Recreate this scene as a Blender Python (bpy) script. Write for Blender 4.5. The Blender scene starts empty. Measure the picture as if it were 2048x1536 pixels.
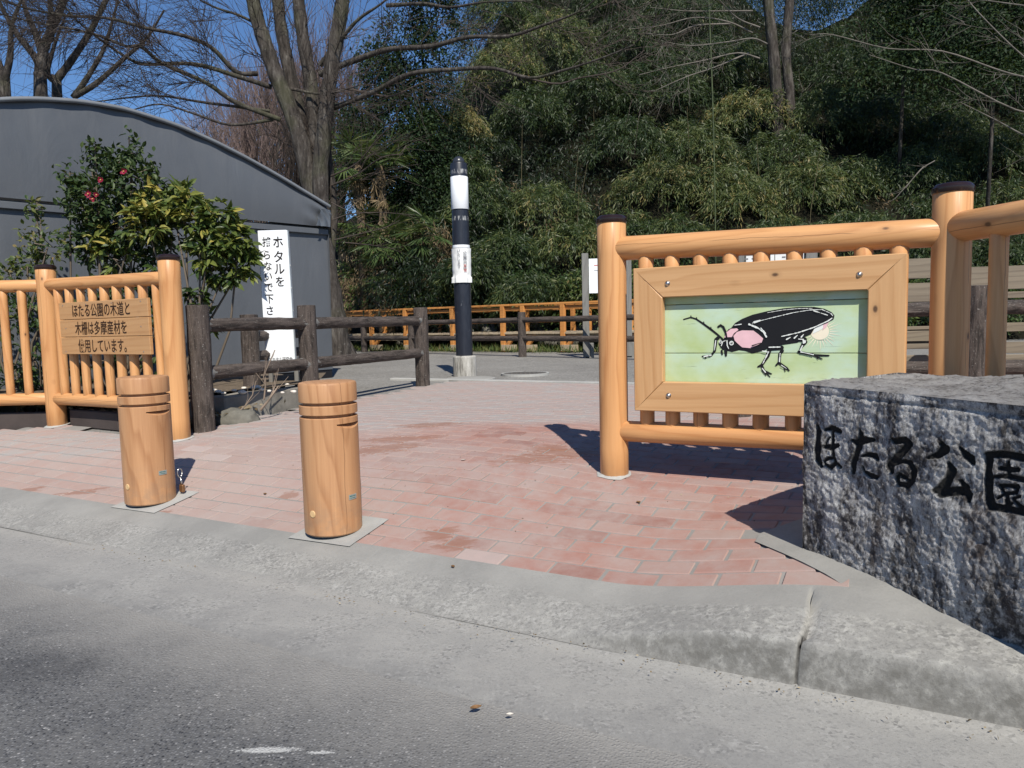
import bpy, bmesh, math, random
import numpy as np
from mathutils import Vector, Matrix, Quaternion, noise as mnoise
from mathutils.geometry import tessellate_polygon

random.seed(7); rng = np.random.default_rng(7)
S = bpy.context.scene
COL = S.collection
R = math.radians

# ------------------------------------------------------------------ camera, sky, sun, exposure
CAM_H = 1.12; FOC = 1480.0
cam = bpy.data.cameras.new('camera'); camo = bpy.data.objects.new('camera', cam); COL.objects.link(camo)
cam.sensor_width = 36.0; cam.lens = FOC / 2048 * 36.0; cam.clip_start = 0.05; cam.clip_end = 900
CAM = Matrix.Translation((0, 0, CAM_H)) @ Matrix.Rotation(R(90 - 4.9), 4, 'X') @ Matrix.Rotation(R(-1.4), 4, 'Z')
camo.matrix_world = CAM
S.camera = camo

SUN_EL, SUN_DX, SUN_DY = R(46.5), 0.205, -0.979
world = bpy.data.worlds.new('World'); S.world = world; world.use_nodes = True
wn = world.node_tree
sky = wn.nodes.new('ShaderNodeTexSky'); sky.sky_type = 'NISHITA'; sky.sun_disc = False
sky.sun_elevation = SUN_EL; sky.sun_rotation = math.atan2(SUN_DX, SUN_DY)
sky.air_density = 1.0; sky.dust_density = 0.0; sky.ozone_density = 10.0
wn.links.new(sky.outputs[0], wn.nodes['Background'].inputs[0])
wn.nodes['Background'].inputs[1].default_value = 0.1
sl = bpy.data.lights.new('sun', 'SUN'); slo = bpy.data.objects.new('sun', sl); COL.objects.link(slo)
sl.energy = 4.9; sl.angle = R(0.53); sl.color = (1.0, 0.945, 0.845)
sd = Vector((SUN_DX * math.cos(SUN_EL), SUN_DY * math.cos(SUN_EL), math.sin(SUN_EL)))
slo.rotation_mode = 'QUATERNION'; slo.rotation_quaternion = sd.to_track_quat('Z', 'Y')
slo.location = (6, -25, 30)
vs = S.view_settings; vs.view_transform = 'Standard'; vs.look = 'None'; vs.exposure = 0.2; vs.gamma = 1.0
vs.use_curve_mapping = False
S.cycles.max_bounces = 6; S.cycles.diffuse_bounces = 3; S.cycles.glossy_bounces = 3
S.cycles.transparent_max_bounces = 8; S.cycles.use_denoising = True

# ------------------------------------------------------------------ surveying the place: rays and ground
C0 = Vector((0, 0, CAM_H)); C3 = CAM.to_3x3(); C3i = C3.inverted()
def ray(u, v): return C3 @ Vector(((u - 1024) / FOC, -(v - 768) / FOC, -1.0))
def P(u, v, Y):
    d = ray(u, v); return C0 + d * (Y / d.y)
def G(u, v, z):
    d = ray(u, v); return C0 + d * ((z - CAM_H) / d.z)
def PLN(u, v, p, n):
    d = ray(u, v); return C0 + d * ((Vector(p) - C0).dot(n) / d.dot(n))
def proj(p):
    q = C3i @ (Vector(p) - C0); return 1024 + FOC * q.x / -q.z, 768 - FOC * q.y / -q.z
def zat(p, v):            # height of the point straight above p that is seen at image row v
    lo, hi = -2.0, 30.0
    for _ in range(40):
        m = (lo + hi) / 2
        if proj((p[0], p[1], m))[1] > v: lo = m
        else: hi = m
    return lo
KA = R(-28.69); KD = Vector((math.cos(KA), math.sin(KA), 0)); KN = Vector((-math.sin(KA), math.cos(KA), 0))
K0 = KN * 2.264
KROT = Matrix.Rotation(KA, 4, 'Z')
def ss(a, b, x): t = np.clip((x - a) / (b - a), 0, 1); return t * t * (3 - 2 * t)
TT = [-50, 0.0, 0.36, 0.5, 1.0, 1.5, 2.2, 3.2, 4.6, 8, 100]
TZ = [0.02, 0.02, 0.09, 0.11, 0.18, 0.25, 0.305, 0.345, 0.378, 0.385, 0.385]
def gst(s, t):            # paved ground height in kerb coordinates
    return np.interp(t, TT, TZ) + 0.06 * ss(-1.2, -2.4, s) * ss(0.5, 1.2, t) * (1 - ss(1.8, 4.5, t)) + 0.115 * ss(-1.05, -0.1, s) * (1 - ss(0.5, 1.7, t))
def st(x, y): return x * KD.x + y * KD.y, x * KN.x + y * KN.y - 2.264
def xy(s, t): p = KD * s + KN * (t + 2.264); return p.x, p.y
def gh(x, y):
    s, t = st(x, y); return float(gst(s, t))
def GT(u, v):
    z = 0.2
    for _ in range(30):
        p = G(u, v, z); z = 0.5 * z + 0.5 * gh(p.x, p.y)
    return G(u, v, z)

# ------------------------------------------------------------------ object helpers
def mk(name, V, F, mat, parent=None, loc=None, M=None, smooth=False, attr=None, mi=None, kind=None):
    me = bpy.data.meshes.new(name)
    V = np.asarray(V, dtype=np.float32).reshape(-1, 3)
    if isinstance(F, np.ndarray):
        n, k = F.shape
        me.vertices.add(len(V)); me.vertices.foreach_set('co', V.ravel())
        me.loops.add(n * k); me.loops.foreach_set('vertex_index', F.astype(np.int32).ravel())
        me.polygons.add(n)
        me.polygons.foreach_set('loop_start', np.arange(0, n * k, k, dtype=np.int32))
        me.polygons.foreach_set('loop_total', np.full(n, k, dtype=np.int32))
        me.update(calc_edges=True)
    else:
        me.from_pydata([tuple(map(float, v)) for v in V], [], F)
    for m in (mat if isinstance(mat, (list, tuple)) else [mat]): me.materials.append(m)
    if mi is not None: me.polygons.foreach_set('material_index', np.asarray(mi, dtype=np.int32))
    if attr:
        for an, (dom, vals) in attr.items():
            a = me.attributes.new(an, 'FLOAT', dom); a.data.foreach_set('value', np.asarray(vals, dtype=np.float32))
    if smooth: me.polygons.foreach_set('use_smooth', np.ones(len(me.polygons), dtype=bool))
    me.update()
    return put(name, me, parent, loc, M, kind)
def put(name, me, parent=None, loc=None, M=None, kind=None):
    o = bpy.data.objects.new(name, me); COL.objects.link(o)
    M = M.copy() if M is not None else Matrix.Identity(4)
    if loc is not None: M.translation = Vector(loc)
    if parent is not None:
        o.parent = parent
        M = Matrix.Translation(-WL(parent)) @ M
    o.matrix_basis = M
    if kind: o['kind'] = kind
    return o
def WL(o):
    p = Vector(o.matrix_basis.translation)
    while o.parent: o = o.parent; p = p + Vector(o.matrix_basis.translation)
    return p
def thing(name, label, cat, loc=(0, 0, 0), group=None):
    o = bpy.data.objects.new(name, None); COL.objects.link(o); o.empty_display_size = 0.1
    o.location = loc; o.matrix_basis = Matrix.Translation(Vector(loc)); return tag(o, label, cat, group)
def tag(o, label, cat, group=None):
    o['label'] = label; o['category'] = cat
    if group: o['group'] = group
    return o
def sub(child, parent):      # hang an already placed object (unrotated frame) under another
    child.parent = parent
    w = child.matrix_basis.copy(); child.matrix_basis = Matrix.Translation(-WL(parent)) @ w if parent.matrix_basis.to_3x3() == Matrix.Identity(3) else parent.matrix_basis.inverted() @ w
def copy_tree(o, parent=None):
    c = o.copy(); COL.objects.link(c); c.parent = parent
    if parent is not None: c.matrix_basis = o.matrix_basis.copy()
    for ch in list(o.children): copy_tree(ch, c)
    return c

class Geo:                   # collects polygons into ONE mesh
    def __init__(s): s.v = []; s.f = []; s.m = []
    def add(s, V, F, mi=0):
        b = len(s.v); s.v += [tuple(map(float, p)) for p in V]
        s.f += [tuple(i + b for i in f) for f in F]; s.m += [mi] * len(F); return s
    def box(s, c, d, M=None, mi=0, bev=0.0):
        x, y, z = (q / 2 for q in d)
        if bev <= 0:
            V = [(i * x, j * y, k * z) for k in (-1, 1) for j in (-1, 1) for i in (-1, 1)]
            F = [(0, 2, 3, 1), (4, 5, 7, 6), (0, 1, 5, 4), (2, 6, 7, 3), (0, 4, 6, 2), (1, 3, 7, 5)]
        else:
            bm = bmesh.new(); bmesh.ops.create_cube(bm, size=1)
            for q in bm.verts: q.co = Vector((q.co.x * d[0], q.co.y * d[1], q.co.z * d[2]))
            bmesh.ops.bevel(bm, geom=bm.edges[:], offset=bev, segments=1, affect='EDGES')
            bm.verts.index_update(); V = [q.co.copy() for q in bm.verts]; F = [tuple(w.index for w in f.verts) for f in bm.faces]; bm.free()
        M = M or Matrix.Identity(4)
        return s.add([M @ Vector(p) + Vector(c) for p in V], F, mi)
    def lathe(s, prof, n=24, c=(0, 0, 0), M=None, mi=0, caps=True):
        V = []; F = []
        for r, z in prof:
            for i in range(n): a = 2 * math.pi * i / n; V.append((r * math.cos(a), r * math.sin(a), z))
        for j in range(len(prof) - 1):
            for i in range(n): F.append((j * n + i, j * n + (i + 1) % n, (j + 1) * n + (i + 1) % n, (j + 1) * n + i))
        if caps:
            F.append(tuple(range(n))[::-1]); F.append(tuple((len(prof) - 1) * n + i for i in range(n)))
        M = M or Matrix.Identity(4)
        return s.add([M @ Vector(p) + Vector(c) for p in V], F, mi)
    def tube(s, path, rad, n=6, mi=0, cap=True):
        V, F = tube(path, rad, n); b = len(s.v)
        s.add(V, [tuple(f) for f in F], mi)
        if cap:
            k = len(path); s.f += [tuple(b + i for i in range(n))[::-1], tuple(b + (k - 1) * n + i for i in range(n))]; s.m += [mi, mi]
        return s
    def mesh(s, name, mat, parent=None, loc=None, M=None, smooth=False, kind=None):
        return mk(name, s.v, s.f, mat, parent, loc, M, smooth, mi=s.m, kind=kind)
def tube(path, rad, n=6):
    path = np.asarray([tuple(p) for p in path], dtype=float); k = len(path)
    rad = np.broadcast_to(np.asarray(rad, dtype=float), (k,))
    T = np.gradient(path, axis=0); T /= np.linalg.norm(T, axis=1)[:, None] + 1e-9
    ref = np.array([0.0, 0, 1]) if abs(T[0][2]) < 0.9 else np.array([1.0, 0, 0])
    N = np.cross(np.broadcast_to(ref, T.shape), T); N /= np.linalg.norm(N, axis=1)[:, None] + 1e-9
    B = np.cross(T, N)
    a = np.arange(n) * 2 * math.pi / n
    V = path[:, None, :] + rad[:, None, None] * (np.cos(a)[None, :, None] * N[:, None, :] + np.sin(a)[None, :, None] * B[:, None, :])
    i = np.arange(n); j = np.arange(k - 1)[:, None]
    F = np.stack([j * n + i, j * n + (i + 1) % n, (j + 1) * n + (i + 1) % n, (j + 1) * n + i], axis=-1).reshape(-1, 4)
    return V.reshape(-1, 3), F
class Tubes:
    def __init__(s): s.V = []; s.F = []; s.n = 0
    def add(s, path, rad, n):
        V, F = tube(path, rad, n); s.V.append(V); s.F.append(F + s.n); s.n += len(V)
    def mesh(s, name, mat, parent=None, **k):
        return mk(name, np.concatenate(s.V) - 0.0, np.concatenate(s.F), mat, parent, smooth=True, **k)
def frame(p0, p1, up=(0, 0, 1)):      # local z runs from p0 to p1
    z = (Vector(p1) - Vector(p0)).normalized(); q = Vector((0, 0, 1)).rotation_difference(z)
    M = q.to_matrix().to_4x4(); M.translation = Vector(p0); return M
def axes(o, x, y, z):
    M = Matrix.Identity(4)
    for i, a in enumerate((x, y, z)):
        a = Vector(a).normalized()
        for j in range(3): M[j][i] = a[j]
    M.translation = Vector(o); return M
def log_part(name, p0, p1, r, mat, parent, n=22, bev=0.006, wob=0.02, taper=0.0):
    L = (Vector(p1) - Vector(p0)).length; g = Geo()
    ph = random.random() * 9
    zs = [0, bev] + [L * i / 8 for i in range(1, 8)] + [L - bev, L]
    prof = []
    for i, z in enumerate(zs):
        rr = r * (1 + wob * math.sin(ph + z * 5)) * (1 - taper * z / L)
        prof.append((rr - (bev if i in (0, len(zs) - 1) else 0), z))
    g.lathe(prof, n)
    return g.mesh(name, mat, parent, M=frame(p0, p1), smooth=True)
def smooth_by_angle(o, ang=0.6):
    bm = bmesh.new(); bm.from_mesh(o.data)
    for e in bm.edges: e.smooth = e.calc_face_angle(0) < ang
    for f in bm.faces: f.smooth = True
    bm.to_mesh(o.data); bm.free()
def text_mesh(body, size, bold=0.0, ext=0.0008):
    c = bpy.data.curves.new('t', 'FONT'); c.body = body; c.size = size; c.offset = bold * size; c.extrude = ext
    c.align_x = 'CENTER'; c.align_y = 'CENTER'; c.resolution_u = 3
    o = bpy.data.objects.new('t', c); COL.objects.link(o)
    bpy.context.view_layer.update()
    me = bpy.data.meshes.new_from_object(o.evaluated_get(bpy.context.evaluated_depsgraph_get()))
    bpy.data.objects.remove(o); bpy.data.curves.remove(c); return me
def lettering(body, size, mat, parent, M, bold=0.0, sx=1.0):
    me = text_mesh(body, size, bold)
    co = np.empty(len(me.vertices) * 3, dtype=np.float32); me.vertices.foreach_get('co', co); co = co.reshape(-1, 3)
    if len(co):
        co[:, 0] -= (co[:, 0].max() + co[:, 0].min()) / 2; co[:, 1] -= (co[:, 1].max() + co[:, 1].min()) / 2; co[:, 0] *= sx
    me.vertices.foreach_set('co', co.ravel()); me.materials.clear(); me.materials.append(mat); me.update()
    return put('lettering', me, parent, M=M)

# ------------------------------------------------------------------ materials
class NT:
    def __init__(s, name, rough=0.7, spec=0.35):
        s.m = bpy.data.materials.new(name); s.m.use_nodes = True; s.t = s.m.node_tree; s.b = s.t.nodes['Principled BSDF']
        s.b.inputs['Roughness'].default_value = rough; s.b.inputs['Specular IOR Level'].default_value = spec
    def n(s, typ, ins=None, **kw):
        x = s.t.nodes.new('ShaderNode' + typ)
        for k, v in kw.items(): setattr(x, k, v)
        for k, v in (ins or {}).items(): s.set(x.inputs[k], v)
        return x
    def set(s, sock, v):
        if isinstance(v, bpy.types.NodeSocket): s.t.links.new(v, sock)
        elif isinstance(v, (tuple, list)) and len(v) == 3 and sock.type == 'RGBA': sock.default_value = (*v, 1)
        else: sock.default_value = v
    def obj(s): return s.n('TexCoord').outputs['Object']
    def pos(s): return s.n('NewGeometry').outputs['Position']
    def rnd(s): return s.n('ObjectInfo').outputs['Random']
    def att(s, name): return s.n('Attribute', attribute_name=name).outputs['Fac']
    def vmath(s, op, a, b=None, out=0):
        x = s.n('VectorMath', operation=op); s.set(x.inputs[0], a)
        if b is not None: s.set(x.inputs[1], b)
        return x.outputs[out]
    def mp(s, vec, scale=(1, 1, 1), loc=(0, 0, 0), rot=(0, 0, 0)):
        return s.n('Mapping', {0: vec, 'Scale': scale, 'Location': loc, 'Rotation': rot}).outputs[0]
    def noise(s, vec, scale, detail=4, rough=0.55, dist=0.0):
        return s.n('TexNoise', {'Vector': vec, 'Scale': scale, 'Detail': detail, 'Roughness': rough, 'Distortion': dist}).outputs[0]
    def vor(s, vec, scale, feat='F1', out='Distance', rand=1.0):
        return s.n('TexVoronoi', {'Vector': vec, 'Scale': scale, 'Randomness': rand}, feature=feat).outputs[out]
    def ramp(s, fac, stops, interp='LINEAR'):
        x = s.n('ValToRGB', {0: fac}); r = x.color_ramp; r.interpolation = interp
        while len(r.elements) < len(stops): r.elements.new(0.5)
        for e, (p, c) in zip(r.elements, stops):
            e.position = p; e.color = (c, c, c, 1) if isinstance(c, (int, float)) else (*c, 1)
        return x.outputs[0]
    def mix(s, f, a, b, mode='MIX'):
        x = s.n('Mix', data_type='RGBA', blend_type=mode); s.set(x.inputs[0], f); s.set(x.inputs[6], a); s.set(x.inputs[7], b); return x.outputs[2]
    def ma(s, op, a, b=0.0, clamp=False):
        x = s.n('Math', operation=op, use_clamp=clamp); s.set(x.inputs[0], a); s.set(x.inputs[1], b); return x.outputs[0]
    def mr(s, v, a, b, c=0.0, d=1.0):
        return s.n('MapRange', {0: v, 1: a, 2: b, 3: c, 4: d}).outputs[0]
    def sep(s, vec): return s.n('SeparateXYZ', {0: vec}).outputs
    def comb(s, x, y, z): return s.n('CombineXYZ', {0: x, 1: y, 2: z}).outputs[0]
    def col(s, c): s.set(s.b.inputs['Base Color'], c); return s
    def rough(s, c): s.set(s.b.inputs['Roughness'], c); return s
    def bump(s, h, strength=0.4, dist=0.01, chain=None):
        x = s.n('Bump', {'Height': h, 'Strength': strength, 'Distance': dist})
        if chain is not None: s.t.links.new(chain, x.inputs['Normal'])
        s.t.links.new(x.outputs[0], s.b.inputs['Normal']); return x.outputs[0]
def plain(name, c, rough=0.6, spec=0.35, metal=0.0, var=0.12, scale=6):
    k = NT(name, rough, spec); v = k.noise(k.obj(), scale, 5)
    k.col(k.mix(k.mr(v, 0.3, 0.7), tuple(q * (1 - var) for q in c), tuple(min(1, q * (1 + var)) for q in c)))
    k.b.inputs['Metallic'].default_value = metal; return k.m
def wood(name, light, dark, kind='log', knots=True, gloss=0.42, ring=22.0, bumps=0.12):
    """axis of the timber = local z (log) or local x (board)"""
    k = NT(name, gloss, 0.4); o = k.obj(); r = k.rnd()
    off = k.comb(k.ma('MULTIPLY', r, 13.0), k.ma('MULTIPLY', r, 7.0), k.ma('MULTIPLY', r, 31.0))
    if kind == 'board': o = k.mp(o, rot=(0, R(-90), 0))
    p = k.vmath('ADD', o, off)
    lowf = k.noise(k.mp(p, (2.2, 2.2, 0.5)), 1.6, 2)
    if kind == 'board': cp = k.mp(o, loc=(0.0, 0.16, 0), rot=(R(2.5), R(1.5), 0))
    else: cp = k.mp(k.n('VectorRotate', {'Vector': o, 'Angle': k.ma('MULTIPLY', r, 40.0)}, rotation_type='Z_AXIS').outputs[0], rot=(R(5), R(3), 0), loc=(0.045, 0.03, 0))
    x, y, z = k.sep(cp)
    rad = k.ma('SQRT', k.ma('ADD', k.ma('MULTIPLY', x, x), k.ma('MULTIPLY', y, y)))
    wob = k.noise(k.mp(p, (6, 6, 1.0)), 1.0, 3)
    ringv = k.ma('FRACT', k.ma('MULTIPLY', k.ma('ADD', rad, k.ma('MULTIPLY', wob, 0.09)), ring))
    late = k.ramp(ringv, [(0, 0.1), (0.55, 0.15), (0.88, 1.0), (1.0, 0.1)])
    fib = k.noise(k.mp(p, (130, 130, 3.5)), 1.0, 3)
    fac = k.ma('ADD', k.ma('MULTIPLY', late, 0.42), k.ma('MULTIPLY', fib, 0.5))
    strk = k.noise(k.mp(p, (26, 26, 0.9)), 1.0, 3)
    fac = k.ma('ADD', fac, k.ma('ADD', k.ma('MULTIPLY', k.ma('SUBTRACT', lowf, 0.5), 0.9), k.ma('MULTIPLY', k.ma('SUBTRACT', strk, 0.5), 0.8)))
    c = k.mix(k.mr(fac, 0.12, 0.85), light, dark)
    c = k.mix(k.ma('MULTIPLY', k.mr(r, 0, 1), 0.22), c, tuple(q * 0.8 for q in light), 'MIX')
    h = fib
    if kind == 'log':
        pz = k.sep(k.pos())[2]; dn = k.noise(k.pos(), 14, 4, 0.7)
        dirt = k.ma('MULTIPLY', k.mr(k.ma('ADD', pz, k.ma('MULTIPLY', dn, 0.25)), 0.52, 0.30), k.mr(dn, 0.4, 0.62))
        c = k.mix(k.ma('MULTIPLY', dirt, 0.35), c, (0.20, 0.16, 0.12))
    if kind == 'log':
        rx, ry, rz = k.sep(k.n('VectorRotate', {'Vector': o, 'Angle': k.ma('ADD', k.ma('MULTIPLY', r, 5.0), 3.9)}, rotation_type='Z_AXIS').outputs[0])
        wv = k.ma('MULTIPLY', k.ma('SUBTRACT', k.noise(k.mp(p, (1, 1, 3)), 1.5, 4), 0.5), 0.022)
        ck = k.ma('MULTIPLY', k.mr(k.ma('ABSOLUTE', k.ma('ADD', ry, wv)), 0.0016, 0.0007), k.ma('MULTIPLY', k.mr(rx, 0.005, 0.02), k.mr(k.noise(k.mp(p, (0.5, 0.5, 2)), 1.0, 2), 0.42, 0.47)))
        c = k.mix(k.ma('MULTIPLY', ck, 0.75), c, (0.10, 0.045, 0.018))
    if knots:
        vp = k.mp(p, (8.5, 8.5, 5.0))
        d = k.vor(vp, 1.0); cell = k.n('TexVoronoi', {'Vector': vp, 'Scale': 1.0}).outputs['Color']
        sel = k.mr(k.sep(cell)[0], 0.55, 0.58)
        kn = k.ma('MULTIPLY', k.mr(d, 0.10, 0.05), sel); kn2 = k.ma('MULTIPLY', k.mr(d, 0.20, 0.06), sel)
        c = k.mix(k.ma('MULTIPLY', kn2, 0.35), c, tuple(q * 0.55 for q in dark))
        c = k.mix(k.ma('MULTIPLY', kn, 0.85), c, (0.06, 0.03, 0.016))
    k.col(c); k.rough(k.mr(fib, 0.3, 0.7, gloss - 0.06, gloss + 0.12)); k.bump(fac, bumps, 0.004)
    return k.m

M_LOG = wood('stained_log', (0.65, 0.345, 0.145), (0.45, 0.20, 0.072), ring=24)
M_BOL = wood('bollard_wood', (0.54, 0.295, 0.145), (0.35, 0.165, 0.072), knots=False, ring=26, gloss=0.5)
M_BOARD = wood('stained_board', (0.60, 0.355, 0.17), (0.47, 0.25, 0.105), 'board', ring=18)
M_SIGN = wood('sign_board', (0.50, 0.285, 0.13), (0.40, 0.205, 0.085), 'board', ring=20)
M_LUMBER = wood('new_lumber', (0.60, 0.27, 0.075), (0.44, 0.17, 0.045), 'board', knots=False, gloss=0.6)
M_PALLET = wood('weathered_board', (0.22, 0.18, 0.13), (0.12, 0.095, 0.07), 'board', gloss=0.75)
M_GREYWOOD = wood('grey_timber', (0.21, 0.205, 0.19), (0.13, 0.125, 0.115), 'log', gloss=0.75, knots=False)
M_DECK = wood('deck_timber', (0.40, 0.33, 0.23), (0.28, 0.21, 0.14), 'board', gloss=0.75, knots=False)
M_CAP = plain('post_cap', (0.018, 0.009, 0.008), 0.22, 0.5)
M_INK = plain('black_ink', (0.02, 0.016, 0.014), 0.6, 0.2)
M_BROWNINK = plain('burnt_lettering', (0.035, 0.016, 0.009), 0.6, 0.2)
M_STEEL = plain('steel', (0.55, 0.55, 0.53), 0.28, 0.5, 1.0)
M_WHITE = plain('white_board', (0.82, 0.84, 0.86), 0.35, 0.4, var=0.02)
M_PAPER = plain('paper', (0.74, 0.74, 0.72), 0.5, 0.4, var=0.06, scale=9)
M_REDINK = plain('red_ink', (0.5, 0.12, 0.1), 0.6, 0.2)
M_GREYINK = plain('grey_ink', (0.18, 0.18, 0.19), 0.6, 0.2)
M_PLUG = plain('wood_plug', (0.60, 0.40, 0.20), 0.5, 0.3, var=0.08, scale=40)
M_PLATE = plain('name_plate', (0.34, 0.37, 0.35), 0.4, 0.5, 0.3, scale=60)
M_PLATE2 = plain('plate_print', (0.05, 0.16, 0.15), 0.5)
M_RUST = plain('rusty_brass', (0.22, 0.11, 0.05), 0.5, 0.4, 0.5, scale=50)

def concrete(name, base, kind='plain', dark=0.75, speck=0.5, scale=1.0, bumpy=0.25):
    k = NT(name, 0.85, 0.25); p = k.pos()
    big = k.noise(p, 1.3 * scale, 5, 0.6); mid = k.noise(p, 9 * scale, 5, 0.65); fine = k.noise(p, 170, 3, 0.7); grit = k.vor(p, 210)
    c = k.mix(k.mr(big, 0.35, 0.68), tuple(q * dark for q in base), base)
    c = k.mix(k.ma('MULTIPLY', k.mr(mid, 0.45, 0.75), 0.35), c, tuple(min(1, q * 1.18) for q in base))
    c = k.mix(k.ma('MULTIPLY', k.mr(fine, 0.55, 0.72), speck), c, tuple(q * 0.5 for q in base))
    c = k.mix(k.ma('MULTIPLY', k.mr(fine, 0.36, 0.27), speck * 0.7), c, tuple(min(1, q * 1.5) for q in base))
    k.col(c); k.bump(k.ma('ADD', fine, k.ma('MULTIPLY', mid, 0.6)), bumpy, 0.006)
    return k.m
M_CONC = concrete('concrete', (0.34, 0.33, 0.305))
M_CONC2 = concrete('footing_concrete', (0.42, 0.415, 0.39), speck=0.25)
M_MORTAR = concrete('mortar', (0.29, 0.275, 0.255), speck=0.3)
M_BLOCK = concrete('old_block_concrete', (0.27, 0.25, 0.215), dark=0.55, speck=0.6, scale=2.5)

# ------------------------------------------------------------------ ground
KM = KROT.copy(); KM.translation = K0
def grid(name, ss_, ts_, zf, mat, kind='structure', keep=None):
    sg, tg = np.meshgrid(ss_, ts_); V = np.stack([sg, tg, zf(sg, tg)], -1).reshape(-1, 3)
    n = len(ss_); F = []
    for j in range(len(ts_) - 1):
        for i in range(n - 1):
            a = j * n + i
            if keep is None or keep((ss_[i] + ss_[i + 1]) / 2, (ts_[j] + ts_[j + 1]) / 2): F.append((a, a + 1, a + n + 1, a + n))
    return mk(name, V, np.array(F), mat, M=KM, smooth=True, kind=kind)
def asphalt():
    k = NT('asphalt', 0.88, 0.25); p = k.pos(); o = k.obj(); t = k.sep(o)[1]
    cells = k.n('TexVoronoi', {'Vector': p, 'Scale': 120.0}); st_ = k.sep(cells.outputs['Color'])[0]; d = cells.outputs['Distance']
    big = k.noise(p, 0.9, 5, 0.6); mid = k.noise(p, 5, 6, 0.68); fine = k.noise(p, 95, 4, 0.7)
    c = k.ramp(st_, [(0.0, (0.018, 0.02, 0.025)), (0.2, (0.06, 0.062, 0.068)), (0.5, (0.118, 0.12, 0.125)), (0.8, (0.165, 0.166, 0.168)), (0.97, (0.21, 0.21, 0.208)), (1.0, (0.40, 0.39, 0.38))])
    c = k.mix(k.mr(d, 0.35, 0.62), c, (0.105, 0.105, 0.105))
    c = k.mix(k.ma('MULTIPLY', k.mr(fine, 0.4, 0.75), 0.25), c, (0.155, 0.155, 0.153))
    c = k.mix(k.ma('MULTIPLY', k.mr(mid, 0.47, 0.72), 0.5), c, (0.185, 0.182, 0.175))      # trodden dust
    c = k.mix(k.ma('MULTIPLY', k.mr(big, 0.52, 0.8), 0.35), c, (0.19, 0.187, 0.18))
    edge = k.ma('ADD', t, k.ma('MULTIPLY', k.ma('SUBTRACT', k.noise(p, 3.0, 6, 0.7), 0.5), 0.5))
    c = k.mix(k.ma('MULTIPLY', k.mr(edge, -0.95, -0.42), 0.85), c, (0.285, 0.275, 0.255))   # silt washed to the gutter
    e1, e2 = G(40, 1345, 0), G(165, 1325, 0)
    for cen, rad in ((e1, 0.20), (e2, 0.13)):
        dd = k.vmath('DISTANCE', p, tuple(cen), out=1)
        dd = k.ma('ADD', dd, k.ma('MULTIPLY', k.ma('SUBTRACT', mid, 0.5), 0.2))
        c = k.mix(k.ma('MULTIPLY', k.mr(dd, rad, rad * 0.2), 0.4), c, (0.045, 0.046, 0.05))   # soft cast shadow painted into the asphalt colour
    # scuffed paint flecks
    for u, v, a, L in ((535, 1500, 0.1, 0.10), (640, 1505, 0.0, 0.05), (410, 1222, 0, 0.05)):
        q = G(u, v, 0); dl = k.vmath('SUBTRACT', p, tuple(q)); dl = k.mp(dl, (1 / L, 6 / L, 1), rot=(0, 0, a))
        m = k.mr(k.ma('ADD', k.vmath('LENGTH', dl, out=1), k.ma('MULTIPLY', k.ma('SUBTRACT', fine, 0.5), 2.2)), 0.9, 0.6)
        c = k.mix(k.ma('MULTIPLY', m, 0.7), c, (0.52, 0.52, 0.5))
    k.col(c); k.bump(k.ma('ADD', k.mr(d, 0.6, 0.0), k.ma('MULTIPLY', fine, 1.2)), 0.55, 0.004); return k.m
def gutter_mat():
    k = NT('gutter_concrete', 0.88, 0.2); p = k.pos(); o = k.obj(); t = k.sep(o)[1]
    big = k.noise(p, 3.2, 9, 0.78); fine = k.noise(p, 130, 4, 0.8); mid = k.noise(p, 22, 6, 0.75)
    c = k.mix(k.mr(big, 0.36, 0.66), (0.275, 0.27, 0.255), (0.325, 0.317, 0.295))
    c = k.mix(k.ma('MULTIPLY', k.mr(mid, 0.5, 0.7), 0.35), c, (0.25, 0.245, 0.235))
    edge = k.ma('ADD', t, k.ma('MULTIPLY', k.ma('SUBTRACT', big, 0.5), 0.45))
    c = k.mix(k.mr(edge, -0.30, -0.56), c, (0.19, 0.187, 0.18))
    c = k.mix(k.ma('MULTIPLY', k.mr(k.ma('ABSOLUTE', k.ma('ADD', t, 0.03)), 0.075, 0.0), 0.3), c, (0.37, 0.355, 0.32))
    c = k.mix(k.ma('MULTIPLY', k.mr(fine, 0.55, 0.66), 0.5), c, (0.12, 0.118, 0.115))
    c = k.mix(k.ma('MULTIPLY', k.mr(fine, 0.38, 0.3), 0.5), c, (0.50, 0.48, 0.45))
    peb = k.n('TexVoronoi', {'Vector': p, 'Scale': 105.0}); pr = k.sep(peb.outputs['Color'])[0]; gate = k.mr(k.noise(p, 5, 5, .75), 0.42, 0.62)
    c = k.mix(k.ma('MULTIPLY', k.mr(pr, 0.72, 1.0), k.ma('MULTIPLY', gate, 0.45)), c, (0.42, 0.41, 0.39)); c = k.mix(k.ma('MULTIPLY', k.mr(pr, 0.25, 0.0), k.ma('MULTIPLY', gate, 0.6)), c, (0.10, 0.10, 0.10))
    k.col(c); k.bump(k.ma('ADD', fine, mid), 0.3, 0.005); return k.m
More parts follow.
